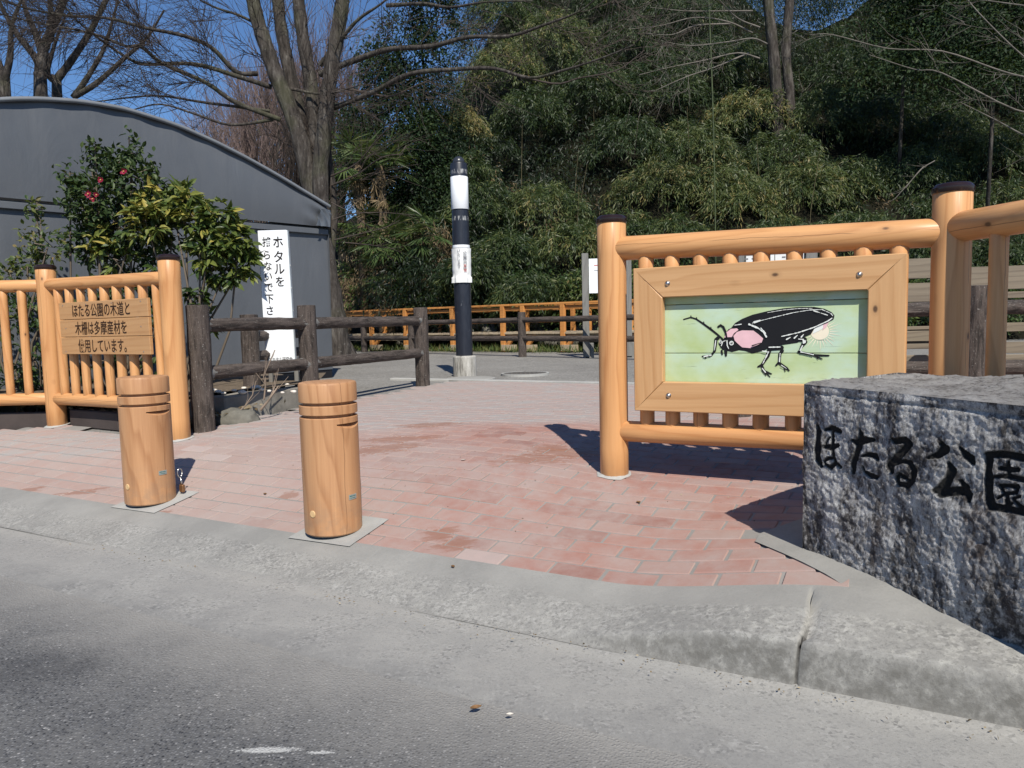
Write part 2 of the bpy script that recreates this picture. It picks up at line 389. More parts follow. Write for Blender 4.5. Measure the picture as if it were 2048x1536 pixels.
def kerb_mat():
    k = NT('kerb_concrete', 0.9, 0.2); p = k.pos(); o = k.obj(); x, t, z = k.sep(o)
    big = k.noise(p, 2.6, 6, 0.6); fine = k.noise(p, 120, 3, 0.8); mid = k.noise(p, 20, 5, 0.7)
    blotch = k.noise(k.mp(p, (30, 30, 30)), 1.0, 4, 0.75)
    c = k.mix(k.mr(big, 0.35, 0.68), (0.235, 0.23, 0.215), (0.31, 0.302, 0.28))
    trod = k.mr(k.ma('ADD', t, k.ma('MULTIPLY', k.ma('SUBTRACT', big, 0.5), 0.10)), 0.25, 0.20)   # rough strip, smooth mortar strip behind
    c = k.mix(k.ma('MULTIPLY', k.mr(blotch, 0.50, 0.62), k.ma('MULTIPLY', trod, k.mr(x, -1.8, -0.6, 0.25, 0.55))), c, (0.45, 0.44, 0.40))
    c = k.mix(k.ma('MULTIPLY', k.mr(fine, 0.52, 0.64), k.ma('ADD', k.ma('MULTIPLY', trod, 0.55), 0.12)), c, (0.12, 0.118, 0.112))
    peb = k.n('TexVoronoi', {'Vector': p, 'Scale': 95.0}); pr = k.sep(peb.outputs['Color'])[0]; pm = k.ma('MULTIPLY', k.ma('ADD', k.ma('MULTIPLY', trod, 0.8), 0.15), k.mr(k.noise(p, 7, 4, .7), 0.36, 0.6))
    c = k.mix(k.ma('MULTIPLY', k.mr(pr, 0.62, 0.95), k.ma('MULTIPLY', pm, 0.4)), c, (0.44, 0.43, 0.405)); c = k.mix(k.ma('MULTIPLY', k.mr(pr, 0.34, 0.05), k.ma('MULTIPLY', pm, 0.5)), c, (0.11, 0.108, 0.104))
    jm = k.mr(k.ma('ABSOLUTE', k.ma('SUBTRACT', k.ma('SUBTRACT', x, -0.30), k.ma('MULTIPLY', k.ma('SINE', k.ma('MULTIPLY', t, 9.0)), 0.02))), 0.007, 0.003)
    c = k.mix(k.ma('MULTIPLY', jm, k.mr(t, 0.2, 0.05)), c, (0.03, 0.028, 0.026))
    face = k.ma('MULTIPLY', k.mr(t, 0.052, 0.03), k.mr(x, -1.15, -0.75))
    c = k.mix(k.ma('MULTIPLY', face, k.mr(mid, 0.38, 0.62, 0.35, 1.0)), c, (0.135, 0.13, 0.118))       # grime on the upright face
    k.col(c); k.bump(k.ma('ADD', fine, k.ma('MULTIPLY', blotch, 0.5)), 0.35, 0.004); return k.m
def brick_mat():
    k = NT('red_brick', 0.88, 0.22); p = k.pos(); tn = k.att('tint'); X, Y, Z = k.sep(p)
    big = k.noise(p, 1.5, 5, 0.62); mid = k.noise(p, 11, 5, 0.65); fine = k.noise(p, 150, 3, 0.7)
    c = k.ramp(tn, [(0.0, (0.225, 0.078, 0.054)), (0.3, (0.33, 0.135, 0.098)), (0.7, (0.335, 0.175, 0.138)), (0.93, (0.345, 0.225, 0.188)), (1.0, (0.47, 0.36, 0.335))])
    dust = k.ma('ADD', k.ma('MULTIPLY', big, 0.7), k.ma('MULTIPLY', mid, 0.55))
    c = k.mix(k.ma('MULTIPLY', k.mr(dust, 0.36, 0.76), 0.8), c, (0.365, 0.295, 0.268))               # pale bloom and dust
    nearleft = k.mr(k.ma('ADD', X, k.ma('MULTIPLY', k.ma('SUBTRACT', big, 0.5), 1.2)), -0.2, -1.6)
    c = k.mix(k.ma('MULTIPLY', nearleft, 0.5), c, (0.40, 0.335, 0.30))
    far = k.mr(k.ma('ADD', Y, k.ma('MULTIPLY', k.ma('SUBTRACT', big, 0.5), 0.5)), 5.25, 5.5)
    grey = k.mix(k.mr(k.noise(k.mp(p, (1.2, 5, 1)), 2.6, 5, 0.7), 0.4, 0.62), (0.37, 0.275, 0.245), (0.33, 0.325, 0.31))
    c = k.mix(k.ma('MULTIPLY', far, 0.88), c, grey)
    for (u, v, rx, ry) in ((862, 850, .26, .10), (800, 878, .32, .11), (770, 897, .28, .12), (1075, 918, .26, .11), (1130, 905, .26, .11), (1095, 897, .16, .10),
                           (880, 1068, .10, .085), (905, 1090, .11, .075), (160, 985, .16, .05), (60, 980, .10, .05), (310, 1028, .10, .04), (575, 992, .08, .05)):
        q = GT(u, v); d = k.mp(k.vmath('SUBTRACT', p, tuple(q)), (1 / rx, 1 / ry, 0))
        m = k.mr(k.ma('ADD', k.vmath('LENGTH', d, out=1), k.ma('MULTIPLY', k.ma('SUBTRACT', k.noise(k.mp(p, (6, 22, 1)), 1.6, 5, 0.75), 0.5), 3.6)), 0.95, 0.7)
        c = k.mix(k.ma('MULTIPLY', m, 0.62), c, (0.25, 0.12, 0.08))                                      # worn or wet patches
    c = k.mix(k.ma('MULTIPLY', k.mr(fine, 0.6, 0.75), 0.35), c, (0.2, 0.13, 0.11))
    k.col(c); k.bump(k.ma('ADD', fine, mid), 0.25, 0.004); return k.m
def gravel_mat(name, a, b):
    k = NT(name, 0.92, 0.2); p = k.pos(); cells = k.n('TexVoronoi', {'Vector': p, 'Scale': 45.0}); r = k.sep(cells.outputs['Color'])[0]
    big = k.noise(p, 0.8, 6, 0.65); mid = k.noise(k.mp(p, (1, 2.2, 1)), 3.0, 6, 0.7)
    c = k.mix(k.mr(big, 0.35, 0.65), a, b)
    c = k.mix(k.ma('MULTIPLY', k.mr(mid, 0.45, 0.7), 0.5), c, tuple(q * 0.72 for q in a))
    c = k.mix(k.ma('MULTIPLY', k.mr(r, 0.6, 1.0), 0.45), c, tuple(q * 1.4 for q in b)); c = k.mix(k.ma('MULTIPLY', k.mr(r, 0.25, 0.0), 0.5), c, tuple(q * 0.5 for q in a))
    k.col(c); k.bump(k.ma('ADD', cells.outputs['Distance'], mid), 0.6, 0.012); return k.m
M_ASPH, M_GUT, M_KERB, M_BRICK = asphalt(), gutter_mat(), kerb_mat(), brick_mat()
M_GRAV = gravel_mat('plaza_gravel', (0.20, 0.19, 0.175), (0.26, 0.25, 0.23)); M_SOIL = gravel_mat('soil', (0.11, 0.085, 0.06), (0.17, 0.135, 0.10))

lin = np.linspace
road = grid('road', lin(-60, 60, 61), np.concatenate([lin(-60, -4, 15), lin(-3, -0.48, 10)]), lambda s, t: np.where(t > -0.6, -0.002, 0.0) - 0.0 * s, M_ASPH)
gutter = grid('gutter', lin(-30, 30, 121), np.array([-0.55, -0.42, -0.3, -0.2, -0.1, -0.07, -0.045, -0.02, 0.0, 0.02, 0.04]),
              lambda s, t: 0.004 - 0.02 * (t < -0.5) + 0.006 * np.sin(s * 1.7) * ss(-0.5, -0.2, t) - 0.006 * ss(-0.5, -0.1, t) + 0.014 * ss(-0.07, 0.03, t) * (0.25 + 0.75 * ss(-1.3, -0.6, s)), M_GUT)
JOINTS = [-8.2, -6.4, -4.6, -2.8, -2.15, -0.30, 1.5, 3.3]
def kz(s, t):                # kerb section: upright face, rounded arris, sloping apron behind
    top = 0.005 + 0.121 * ss(-1.2, -0.35, s) + 0.02 * ss(-0.4, 0.8, s)
    back = gst(s, 0.36) + 0.003
    face = ss(0.002, 0.045, t)
    z = top * face + np.where(t > 0.03, (back - top) * np.clip((t - 0.03) / 0.33, 0, 1), 0)
    z = z + np.where(t > 0.37, gst(s, t) - gst(s, 0.36), 0)
    for j in JOINTS: z = z - (0.03 if j == -0.30 else 0.003) * np.exp(-((s - j - 0.02 * np.sin(t * 9)) / 0.005) ** 2) * (t < 0.34) * ss(-0.02, 0.01, t)
    return z
sj = sorted(set(np.round(np.concatenate([lin(-30, -9, 22), lin(-9, 3, 241), lin(3, 30, 28)] + [j + np.array([-.016, -.009, -.004, 0, .004, .009, .016]) for j in JOINTS]), 4)))
kerb = grid('kerb', np.array(sj), np.array([-0.002, 0.004, 0.012, 0.02, 0.028, 0.036, 0.045, 0.06, 0.09, 0.14, 0.2, 0.25, 0.3, 0.34, 0.372]), kz, M_KERB)

# wide plaza ground: gravel, everywhere behind the kerb
pl_t = np.concatenate([lin(0.372, 6.4, 31), lin(7, 20, 14), lin(24, 90, 12)])
plaza = grid('plaza_ground', np.concatenate([lin(-70, -10, 13), lin(-9, 4, 53), lin(5, 70, 14)]), pl_t, lambda s, t: gst(s, t) - 0.02, M_GRAV)

# posts known from the photograph (world positions)
def at(u, v): p = GT(u, v); return Vector((p.x, p.y, p.z))
P1, P2 = at(115, 851), at(360, 878)          # left log fence
PA = at(1229, 949); PB = PA + KD * 1.575 + KN * 0.0; PB.z = gh(PB.x, PB.y)
F1, F3 = at(409, 862), at(846, 771)          # weathered fence along the left edge of the entrance
print('P1', P1, 'P2', P2, 'PA', PA, 'F1', F1, 'F3', F3)
def side(p, a, b): return (b[0] - a[0]) * (p[1] - a[1]) - (b[1] - a[1]) * (p[0] - a[0])
BQ = (Vector((1.19, 2.35)), Vector((1.075, 2.93)))      # edge of the bricks beside the stone
def in_brick(x, y):
    s, t = st(x, y)
    if t < 0.36 or t > 5.55 or s < -10 or s > 4: return False
    if side((x, y), P2, P1) < 0.02 and P1.x < x < P2.x: return False
    if x <= P1.x and y > P1.y + 0.02: return False
    if x > P2.x - 0.1 and y > P2.y and side((x, y), F1, F3) > -0.02: return False
    if y < 2.98 and side((x, y), BQ[0], BQ[1]) < -0.03: return False
    return True
ms = lin(-10, 4, 113); mt = lin(0.36, 5.62, 43)
paving = grid('brick_paving', ms, mt, lambda s, t: gst(s, t) - 0.003, M_MORTAR, keep=lambda s, t: in_brick(*xy(s, max(t, 0.45) if t < 0.5 else t)) )
# bricks, running bond parallel to the kerb
BL, BW = 0.226, 0.1125
bricks = []
row = 0; t = 0.366 + BW / 2
while t < 5.62:
    o = (row % 2) * BL / 2 + random.uniform(-0.02, 0.02); s = -10 + o
    while s < 4.0:
        x, y = xy(s, t)
        if in_brick(x, y) and in_brick(*xy(s - 0.06, t)) and in_brick(*xy(s + (0.12 if x > .8 and y < 3 else 0), t)): bricks.append((s + random.uniform(-.002, .002), t + random.uniform(-.0015, .0015)))
        s += BL
    t += BW; row += 1
def brick_shape(l, w):
    b = 0.004; h = 0.0
    V = []
    for (dx, dy, z) in ((0, 0, -0.03), (0, 0, -0.003), (b, b, 0.002)):
        for sx, sy in ((-1, -1), (1, -1), (1, 1), (-1, 1)): V.append((sx * (l / 2 - dx), sy * (w / 2 - dy), z))
    F = [(8, 9, 10, 11)]
    for k in (0, 4):
        for i in range(4): F.append((k + i, k + (i + 1) % 4, k + 4 + (i + 1) % 4, k + 4 + i))
    return np.array(V), F
BV, BF = brick_shape(BL - 0.0095, BW - 0.009)
def tint_of(): return float(np.clip(rng.beta(2.0, 2.2), 0, 0.95)) if rng.random() > 0.012 else 1.0
variants = []
for i in range(12):
    me = bpy.data.meshes.new('brick'); me.from_pydata([tuple(map(float, v)) for v in BV], [], BF); me.materials.append(M_BRICK)
    a = me.attributes.new('tint', 'FLOAT', 'FACE'); tv = [0.02, .12, .2, .28, .36, .44, .52, .6, .68, .76, .86, .99][i]
    a.data.foreach_set('value', np.full(len(BF), tv, dtype=np.float32)); variants.append(me)
def brick_matrix(s, t):
    e = 0.05; z = float(gst(s, t)); dzs = float(gst(s + e, t) - gst(s - e, t)) / (2 * e); dzt = float(gst(s, t + e) - gst(s, t - e)) / (2 * e)
    ux = Vector((1, 0, dzs)).normalized(); uy = Vector((0, 1, dzt)).normalized(); uz = ux.cross(uy)
    M = axes((s, t, z + random.uniform(-0.001, 0.0015)), ux, uy, uz) @ Matrix.Rotation(random.uniform(-.006, .006), 4, 'Z'); return M
inview = []; rest = []
for b in bricks:
    x, y = xy(*b); u, v = proj((x, y, float(gst(*b))))
    blocked = (u > 1610 and v < 1500) or (u < 0 and True)
    (inview if (-20 < u < 2060 and v < 1260 and not blocked) else rest).append((math.hypot(x, y), b))
inview.sort(); near = [b for _, b in inview[:300]]; rest = [b for _, b in inview[300:]] + [b for _, b in rest]
wts = np.array([.5, .9, 1, 1.1, 1.2, 1.2, 1.1, 1, .8, .6, .4, .06]); wts /= wts.sum()
for s, t in near:
    o = bpy.data.objects.new('brick', variants[rng.choice(12, p=wts)]); COL.objects.link(o); o.parent = paving; o.matrix_basis = brick_matrix(s, t)
RV = []; RF = []; RT = []
for i, (s, t) in enumerate(rest):
    M = brick_matrix(s, t); RV.append(np.array([M @ Vector(v) for v in BV])); RF += [tuple(q + i * 12 for q in f) for f in BF]; RT += [tint_of()] * len(BF)
bo = mk('brick', np.concatenate(RV), RF, M_BRICK, attr={'tint': ('FACE', RT)}); bo.parent = paving; bo['kind'] = 'stuff'
# mortar edge along the far end of the bricks and the square footings round the bollards
g = Geo()
for a, b in ((-6.2, -2.5), (-2.5, 1.2)):
    g.box(((a + b) / 2, 5.70, float(gst(0, 5.7)) - 0.012), (b - a - 0.01, 0.11, 0.04), bev=0.004)
g.mesh('edging_kerb', M_CONC2, M=KM, kind='structure')
def slab(name, poly, dz, mat, kind='structure', dense=True):
    """thin sheet following the ground over a polygon of world (x, y) points"""
    bm = bmesh.new(); vs_ = [bm.verts.new((x, y, 0)) for x, y in poly]; bm.faces.new(vs_)
    if dense:
        xs = [p[0] for p in poly]; ys = [p[1] for p in poly]
        for a in np.arange(min(xs), max(xs), 0.12): bmesh.ops.bisect_plane(bm, geom=bm.verts[:] + bm.edges[:] + bm.faces[:], plane_co=(a, 0, 0), plane_no=(1, 0, 0))
        for a in np.arange(min(ys), max(ys), 0.12): bmesh.ops.bisect_plane(bm, geom=bm.verts[:] + bm.edges[:] + bm.faces[:], plane_co=(0, a, 0), plane_no=(0, 1, 0))
    for q in bm.verts: q.co.z = gh(q.co.x, q.co.y) + (dz(q.co.x, q.co.y) if callable(dz) else dz)
    me = bpy.data.meshes.new(name); bm.to_mesh(me); bm.free(); me.materials.append(mat)
    return put(name, me, kind=kind)

# ------------------------------------------------------------------ wooden bollards
def bollard():
    """built about the origin with +x along the kerb"""
    t = thing('bollard', '', 'bollard'); r = 0.139; H = 0.70
    prof = [(r - .004, 0), (r, .006)] + [(r, z) for z in lin(.06, .515, 10)]
    prof += [(r, .538), (r - .002, .5405), (r - .022, .541), (r - .022, .5535), (r - .002, .554), (r, .5565), (r, .594), (r - .002, .5965), (r - .022, .597), (r - .022, .6095), (r - .002, .610), (r, .6125), (r, .688), (r - .004, .697), (r - .014, .7)]
    g = Geo(); g.lathe(prof, 72); body = g.mesh('post', M_BOL, t)
    # smiling notch sawn under the band: a wedge taken out
    h = Geo(); a = .075
    V = [(r - .034, -a, .512), (r + .02, -a, .5145), (r + .02, -a, .474), (r - .034, a, .512), (r + .02, a, .5145), (r + .02, a, .474)]
    h.add(V, [(0, 1, 2), (5, 4, 3), (0, 3, 4, 1), (1, 4, 5, 2), (2, 5, 3, 0)])
    c = h.mesh('cutter', M_BOL)
    bm = bmesh.new(); bm.from_mesh(c.data); bmesh.ops.recalc_face_normals(bm, faces=bm.faces[:]); bm.to_mesh(c.data); bm.free()
    bm = bmesh.new(); bm.from_mesh(body.data); bmesh.ops.recalc_face_normals(bm, faces=bm.faces[:]); bm.to_mesh(body.data); bm.free()
    bpy.context.view_layer.update()
    md = body.modifiers.new('b', 'BOOLEAN'); md.object = c; md.operation = 'DIFFERENCE'; md.solver = 'EXACT'
    bpy.context.view_layer.update()
    me = bpy.data.meshes.new_from_object(body.evaluated_get(bpy.context.evaluated_depsgraph_get()))
    body.modifiers.clear(); body.data = me; bpy.data.objects.remove(c); smooth_by_angle(body, 0.5)
    # round plug over the fixing bolt, facing the road
    g = Geo(); M = Matrix.Rotation(R(90), 4, 'X'); g.lathe([(.0165, 0), (.0165, .003), (.014, .005)], 20, (0, -r + .001, .105), M); g.mesh('plug', M_PLUG, t, smooth=False)
    # maker's plate bent round the trunk
    g = Geo(); n = 8; V = []; F = []
    for i in range(n + 1):
        an = R(-14 + 20 * i / n)
        for rr in (r + .0004, r + .0022):
            for z in (.16, .183): V.append((rr * math.cos(an), rr * math.sin(an), z))
    for i in range(n):
        b = i * 4; F += [(b + 2, b + 6, b + 7, b + 3), (b + 3, b + 7, b + 5, b + 1), (b, b + 4, b + 6, b + 2)]
    F += [(0, 2, 3, 1), (n * 4, n * 4 + 1, n * 4 + 3, n * 4 + 2)]
    g.add(V, F); pl = g.mesh('maker_plate', M_PLATE, t)
    g = Geo()
    for z0, z1, a0, a1 in ((.1735, .1785, -12.5, -5), (.1735, .1780, -4, 3), (.165, .1685, -12.5, -11), (.165, .168, -10, 2)):
        V = []
        for i in range(5):
            an = R(a0 + (a1 - a0) * i / 4)
            for z in (z0, z1): V.append(((r + .0027) * math.cos(an), (r + .0027) * math.sin(an), z))
        g.add(V, [(2 * i, 2 * i + 2, 2 * i + 3, 2 * i + 1) for i in range(4)])
    o = g.mesh('print', M_PLATE2, None); o.parent = pl; o.matrix_basis = Matrix.Identity(4)
    g = Geo(); g.lathe([(r - .008, -.004), (r - .003, 0.0), (r - .004, .003)], 48); g.mesh('foot', M_CAP, t)
    return t
b2 = bollard(); b1 = copy_tree(b2)
bases = {}
for b, (u, v), lab in ((b2, (668, 1061), 'orange brown log bollard nearest the middle of the brick entrance'),
                       (b1, (302, 1003), 'orange brown log bollard before the plank sign, padlock hanging at its foot')):
    p = at(u, v); b.matrix_basis = Matrix.Translation(p + Vector((0, 0, .006))) @ KROT @ Matrix.Diagonal((1, 1, 1.052, 1)); tag(b, lab, 'bollard', 'log bollards at the park entrance'); bases[lab[:3]] = p
    bases[u] = p
for u in (668, 302):
    p = bases[u]; s0, t0 = st(p.x, p.y); q = []
    for a, c in ((-.165, -.145), (.215, -.135), (.205, .175), (-.16, .17)): q.append(xy(s0 + a, t0 + c))
    slab('footing', q, .0065, M_CONC2)
# shackle and padlock at the foot of the far bollard
p = bases[302] + KD * .098 + KN * 0.128
pk = thing('padlock', 'small rusty padlock and ring hanging low on the side of the farther bollard', 'padlock', p)
g = Geo(); c = p + Vector((0, 0, .155)); ring = [c + KN * (.018 * math.cos(a)) * .9 + Vector((0, 0, .026 * math.sin(a))) + KD * .004 for a in lin(0, 6.283, 17)]
g.tube(ring, .0038, 6); g.mesh('ring', M_STEEL, pk, loc=p * 0, smooth=True)
g = Geo(); g.tube([p + Vector((0, 0, .13)) + KD * .008, p + Vector((0, 0, .10)) + KD * .014, p + Vector((0, 0, .085)) + KD * .012], .006, 6); g.mesh('shackle', M_STEEL, pk, smooth=True)
g = Geo(); g.box(p + Vector((0, 0, .062)) + KD * .018, (.034, .02, .046), KROT, bev=.004); g.mesh('lock_body', M_RUST, pk)

# ------------------------------------------------------------------ log fences of new stained wood
def fence_post(base, top_z, r, parent, mat=M_LOG, cap=True):
    b = Vector((base[0], base[1], gh(base[0], base[1]) - .02)); e = Vector((base[0], base[1], top_z - .028))
    po = log_part('post', b, e, r, mat, parent, n=32, wob=.006)
    if cap:
        g = Geo(); g.lathe([(r + .004, -.006), (r + .0065, 0), (r + .0065, .016), (r + .001, .022), (r - .001, .026), (r - .008, .032), (r - .022, .035)], 36)
        o = g.mesh('post_cap', M_CAP, None, smooth=True); o.parent = po; o.matrix_basis = Matrix.Translation((0, 0, (e - b).length))
        smooth_by_angle(o, 0.5)
    g = Geo(); gz = gh(base[0], base[1])
    pts = [( (r + .012 + .02 * random.random()), 0) for _ in range(18)]
    V = [(base[0] + q[0] * math.cos(i * math.pi / 9), base[1] + q[0] * math.sin(i * math.pi / 9), 0) for i, q in enumerate(pts)]
    V = [(x, y, gh(x, y) + .005) for x, y, _ in V] + [(base[0] + r * .8 * math.cos(i * math.pi / 9), base[1] + r * .8 * math.sin(i * math.pi / 9), gz + .016) for i in range(18)]
    g.add(V, [(i, (i + 1) % 18, 18 + (i + 1) % 18, 18 + i) for i in range(18)]); g.mesh('mortar_collar', M_CONC2, parent)
    return po
def rail(a, b, z0, z1, r, parent, mat=M_LOG):
    return log_part('rail', Vector((a[0], a[1], z0)), Vector((b[0], b[1], z1)), r, mat, parent, n=28, wob=.018, bev=.01)
def balusters(a, b, zt, zb, fr, r, parent):
    for f in fr:
        x, y = a[0] + (b[0] - a[0]) * f, a[1] + (b[1] - a[1]) * f
        log_part('baluster', (x, y, zb), (x, y, zt), r * random.uniform(.95, 1.05), M_LOG, parent, n=16)

zP1, zP2 = zat(P1, 531), zat(P2, 511)
print('tops', zP1, zP2, 'PA top', zat(PA, 436), 'PB', PB, zat(PB, 371), proj((PB.x, PB.y, zat(PB, 371))), 'widths', FOC * .155 / PA.y, FOC * .155 / P2.y)
P0 = Vector((P1.x - 1.75, P1.y - .02, 0)); P0.z = gh(P0.x, P0.y)
lf = thing('log_fence', 'orange stained log fence with two capped posts left of the bollards', 'fence', P1, 'new log fences at the entrance')
RP = .0775
for b, z in ((P1, zP1), (P2, zP2), (P0, zP1)): fence_post(b, z, RP, lf)
zt1, zt2 = zat(P1, 570), zat(P2, 556); zb1 = zat(P1, 797); zb2 = zb1 + .01
print('rails', zt1, zt2, zb1)
rail(P1, P2, zt1, zt2, .052, lf); rail(P1, P2, zb1, zb2, .052, lf)
rail(P0, P1, zt1, zt1 - .005, .052, lf); rail(P0, P1, zb1, zb1, .052, lf)
balusters(P1, P2, zt2 - .01, zb1 + .01, [.10 + .1 * i for i in range(9)], .0345, lf)
balusters(P0, P1, zt1 - .01, zb1 + .01, [.055 + .091 * i for i in range(10)], .0345, lf)
# boarded sign
dl = (P2 - P1); dl.z = 0; Ld = dl.length; dl.normalize(); nl = Vector((dl.y, -dl.x, 0))
pl0 = P1 + nl * .062
tl, tr_, bl, br_ = PLN(118, 604, pl0, nl), PLN(299, 597, pl0, nl), PLN(130, 711, pl0, nl), PLN(303, 707, pl0, nl)
wS = ((tr_ - tl).dot(dl) + (br_ - bl).dot(dl)) / 2; cS = (tl + tr_ + bl + br_) / 4; hS = ((tl.z - bl.z) + (tr_.z - br_.z)) / 2
print('sign', wS, hS, cS)
sg = thing('wooden_sign', 'three plank wooden sign with dark brown lettering fixed to the left fence', 'sign', cS)
SX = axes((0, 0, 0), dl, Vector((0, 0, 1)), nl)      # x along, y up, z outwards
lines = ['ほたる公園の木道と', '木柵は多摩産材を', '使用しています。']; ph = hS / 3
for i, (tx, off) in enumerate(zip(lines, (-.012, -.028, -.022))):
    c = cS + Vector((0, 0, hS / 2 - ph * (i + .5)))
    M = SX.copy(); M.translation = c
    g = Geo(); g.box((0, 0, 0), (wS, ph - .004, .026), bev=.003); pk_ = g.mesh('plank', M_SIGN, sg, M=M)
    M2 = SX.copy(); M2.translation = c + nl * .0145 + dl * off
    lettering(tx, ph * .80, M_BROWNINK, sg, M2, bold=.006, sx=.80)
    for f in ((.05, .33, .62, .93) if i != 1 else (.07, .92)):
        M3 = SX.copy(); M3.translation = c + dl * (f - .5) * wS + nl * .0135 + Vector((0, 0, (.32 if i == 0 else -.34 if i == 2 else 0) * ph))
        g = Geo(); g.lathe([(.0055, 0), (.005, .0015), (.001, .0022)], 10); g.mesh('screw', M_STEEL, sg, M=M3)

# right: log fence carrying the framed picture
rf = thing('log_fence', 'orange stained log fence with capped posts carrying the framed insect picture', 'fence', PA, 'new log fences at the entrance')
zA = zat(PA, 434); zB = zat(PB, 371); zB = (zA + zB) / 2 if abs(zA - zB) < .06 else zB
fence_post(PA, zA, RP, rf); fence_post(PB, zB, RP, rf)
ztA, ztB, zbA, zbB = zat(PA, 498), zat(PB, 464), zat(PA, 861), zat(PA, 861) + .012
print('panel rails', ztA, ztB, zbA, 'tops', zA, zB)
rail(PA, PB, ztA, ztB, .064, rf); rail(PA, PB, zbA, zbB, .056, rf)
AB = PB - PA; AB.z = 0; LAB = AB.length; dr = AB.normalized(); nr = Vector((dr.y, -dr.x, 0))
fr = []
for u in (1292, 1344, 1401, 1461, 1523, 1589, 1657, 1727, 1798):
    q = PLN(u, 520, PA, nr); fr.append((q - PA).dot(dr) / LAB)
balusters(PA, PB, (ztA + ztB) / 2, zbA, fr, .040, rf)
PC = PB + Vector((SUN_DX, SUN_DY, 0)).normalized() * 2.6; PC.z = gh(PC.x, PC.y)
fence_post(PC, zB, RP, rf)
q1 = zat(PB, 456); rail(PB, PC, q1, q1 - .01, .064, rf); rail(PB, PC, zbA + .05, zbA + .05, .056, rf)
balusters(PB, PC, q1 - .01, zbA + .05, [.095, .19, .285, .38, .475, .57, .665, .76, .855, .94], .037, rf)

# picture frame
OFF = .075; fp = PA + nr * (OFF + .022)
def on(u, v, d=0.0): return PLN(u, v, PA + nr * (OFF + .022 + d), nr)
oTL, oTR, oBL = on(1266, 536), on(1815, 507), on(1268, 821); iTL, iBL, iTR = on(1324, 596), on(1324, 765), on(1735, 581)
X0 = (oTL - PA).dot(dr); X1 = (oTR - PA).dot(dr); Z1 = (oTL.z + oTR.z) / 2; Z0 = oBL.z; bwid = ((iTL - PA).dot(dr) - X0 + Z1 - iTL.z + iBL.z - Z0 + X1 - (iTR - PA).dot(dr)) / 4
print('frame', X0, X1, Z0, Z1, bwid, oTL.z, oTR.z)
pf = thing('picture_board', 'framed board with a painted black firefly on green planks, bolted to the fence', 'picture board', PA + dr * (X0 + X1) / 2 + nr * OFF + Vector((0, 0, Z0 - PA.z)))
FX = axes((0, 0, 0), dr, Vector((0, 0, 1)), nr)
def FM(x, z, d): M = FX.copy(); q = PA + dr * x + nr * d; q.z = z; M.translation = q; return M
def mitre(L, w, th):          # board lying along local x, outer edge at y=0, inner edge at y=-w
    V = [(-L / 2, 0), (L / 2, 0), (L / 2 - w, -w), (-L / 2 + w, -w)]; gp = .0012; e = .004
    V = [(-L / 2 + gp, 0), (L / 2 - gp, 0), (L / 2 - w - gp, -w), (-L / 2 + w + gp, -w)]
    c = (0, -w / 2); W = [(x, y, -th) for x, y in V] + [(x, y, -e) for x, y in V] + [(x - e * np.sign(x) * .6, y + (c[1] - y) * 2 * e / w, 0) for x, y in V]
    F = [(3, 2, 1, 0), (8, 9, 10, 11)] + [(k + i, k + (i + 1) % 4, k + 4 + (i + 1) % 4, k + 4 + i) for k in (0, 4) for i in range(4)]
    return W, F
WF = X1 - X0; HF = Z1 - Z0; th = .045
for (x, z, L, a) in (((X0 + X1) / 2, Z1, WF, 0), ((X0 + X1) / 2, Z0, WF, 180), (X0, (Z0 + Z1) / 2, HF, 90), (X1, (Z0 + Z1) / 2, HF, -90)):
    W, F = mitre(L, bwid, th); g = Geo(); g.add(W, F); g.mesh('frame_board', M_BOARD, pf, M=FM(x, z, OFF + .022) @ Matrix.Rotation(R(a), 4, 'Z'))
for u, v in ((1335, 567), (1719, 549), (1337, 791), (1722, 800)):
    q = on(u, v) if u != 1722 else PA + dr * ((on(1719, 549) - PA).dot(dr)) + Vector((0, 0, on(1337, 791).z - PA.z))
    M = FX.copy(); M.translation = q + nr * (.0225 + OFF - (q - PA).dot(nr) ) if u == 1722 else q
    g = Geo(); g.lathe([(.014, -.002), (.014, .0012), (.0115, .002), (.0105, .006), (.006, .010), (.001, .011)], 16); g.mesh('bolt', M_STEEL, pf, M=M, smooth=True)
# green painted planks
def green_mat():
    k = NT('painted_green_board', 0.5, 0.3); p = k.pos(); o = k.obj()
    a = k.noise(k.mp(o, (3, 4, 3)), 1.4, 4, 0.55); b = k.noise(k.mp(o, (2.2, 40, 20)), 1.2, 4, 0.7); crk = k.noise(k.mp(o, (3, 110, 60)), 1.0, 5, 0.75)
    c = k.ramp(a, [(0.30, (0.40, 0.50, 0.21)), (0.48, (0.45, 0.56, 0.33)), (0.66, (0.48, 0.62, 0.49))])
    c = k.mix(k.ma('MULTIPLY', k.mr(b, 0.45, 0.75), 0.35), c, (0.52, 0.60, 0.33))
    gate = k.noise(k.mp(o, (5, 14, 5)), 1.0, 3)
    c = k.mix(k.ma('MULTIPLY', k.mr(crk, 0.64, 0.68), k.mr(gate, 0.50, 0.58)), c, (0.03, 0.04, 0.03))
    k.col(c); k.bump(b, 0.2, 0.002); return k.m
M_GREEN = green_mat()
def frac_z(v): return on(1500, v, -.05).z
bk = OFF - .028
ix0, ix1, iz0, iz1 = X0 + bwid, X1 - bwid, Z0 + bwid, Z1 - bwid
j1 = iz1 - (iz1 - iz0) * .09; j2 = iz1 - (iz1 - iz0) * .665
g = Geo(); g.box((0, 0, 0), (ix1 - ix0 + .09, iz1 - iz0 + .09, .006)); g.mesh('added_backing', M_INK, pf, M=FM((ix0 + ix1) / 2, (iz0 + iz1) / 2, bk - .024))  # black panel added behind the planks so no daylight shows through the joints
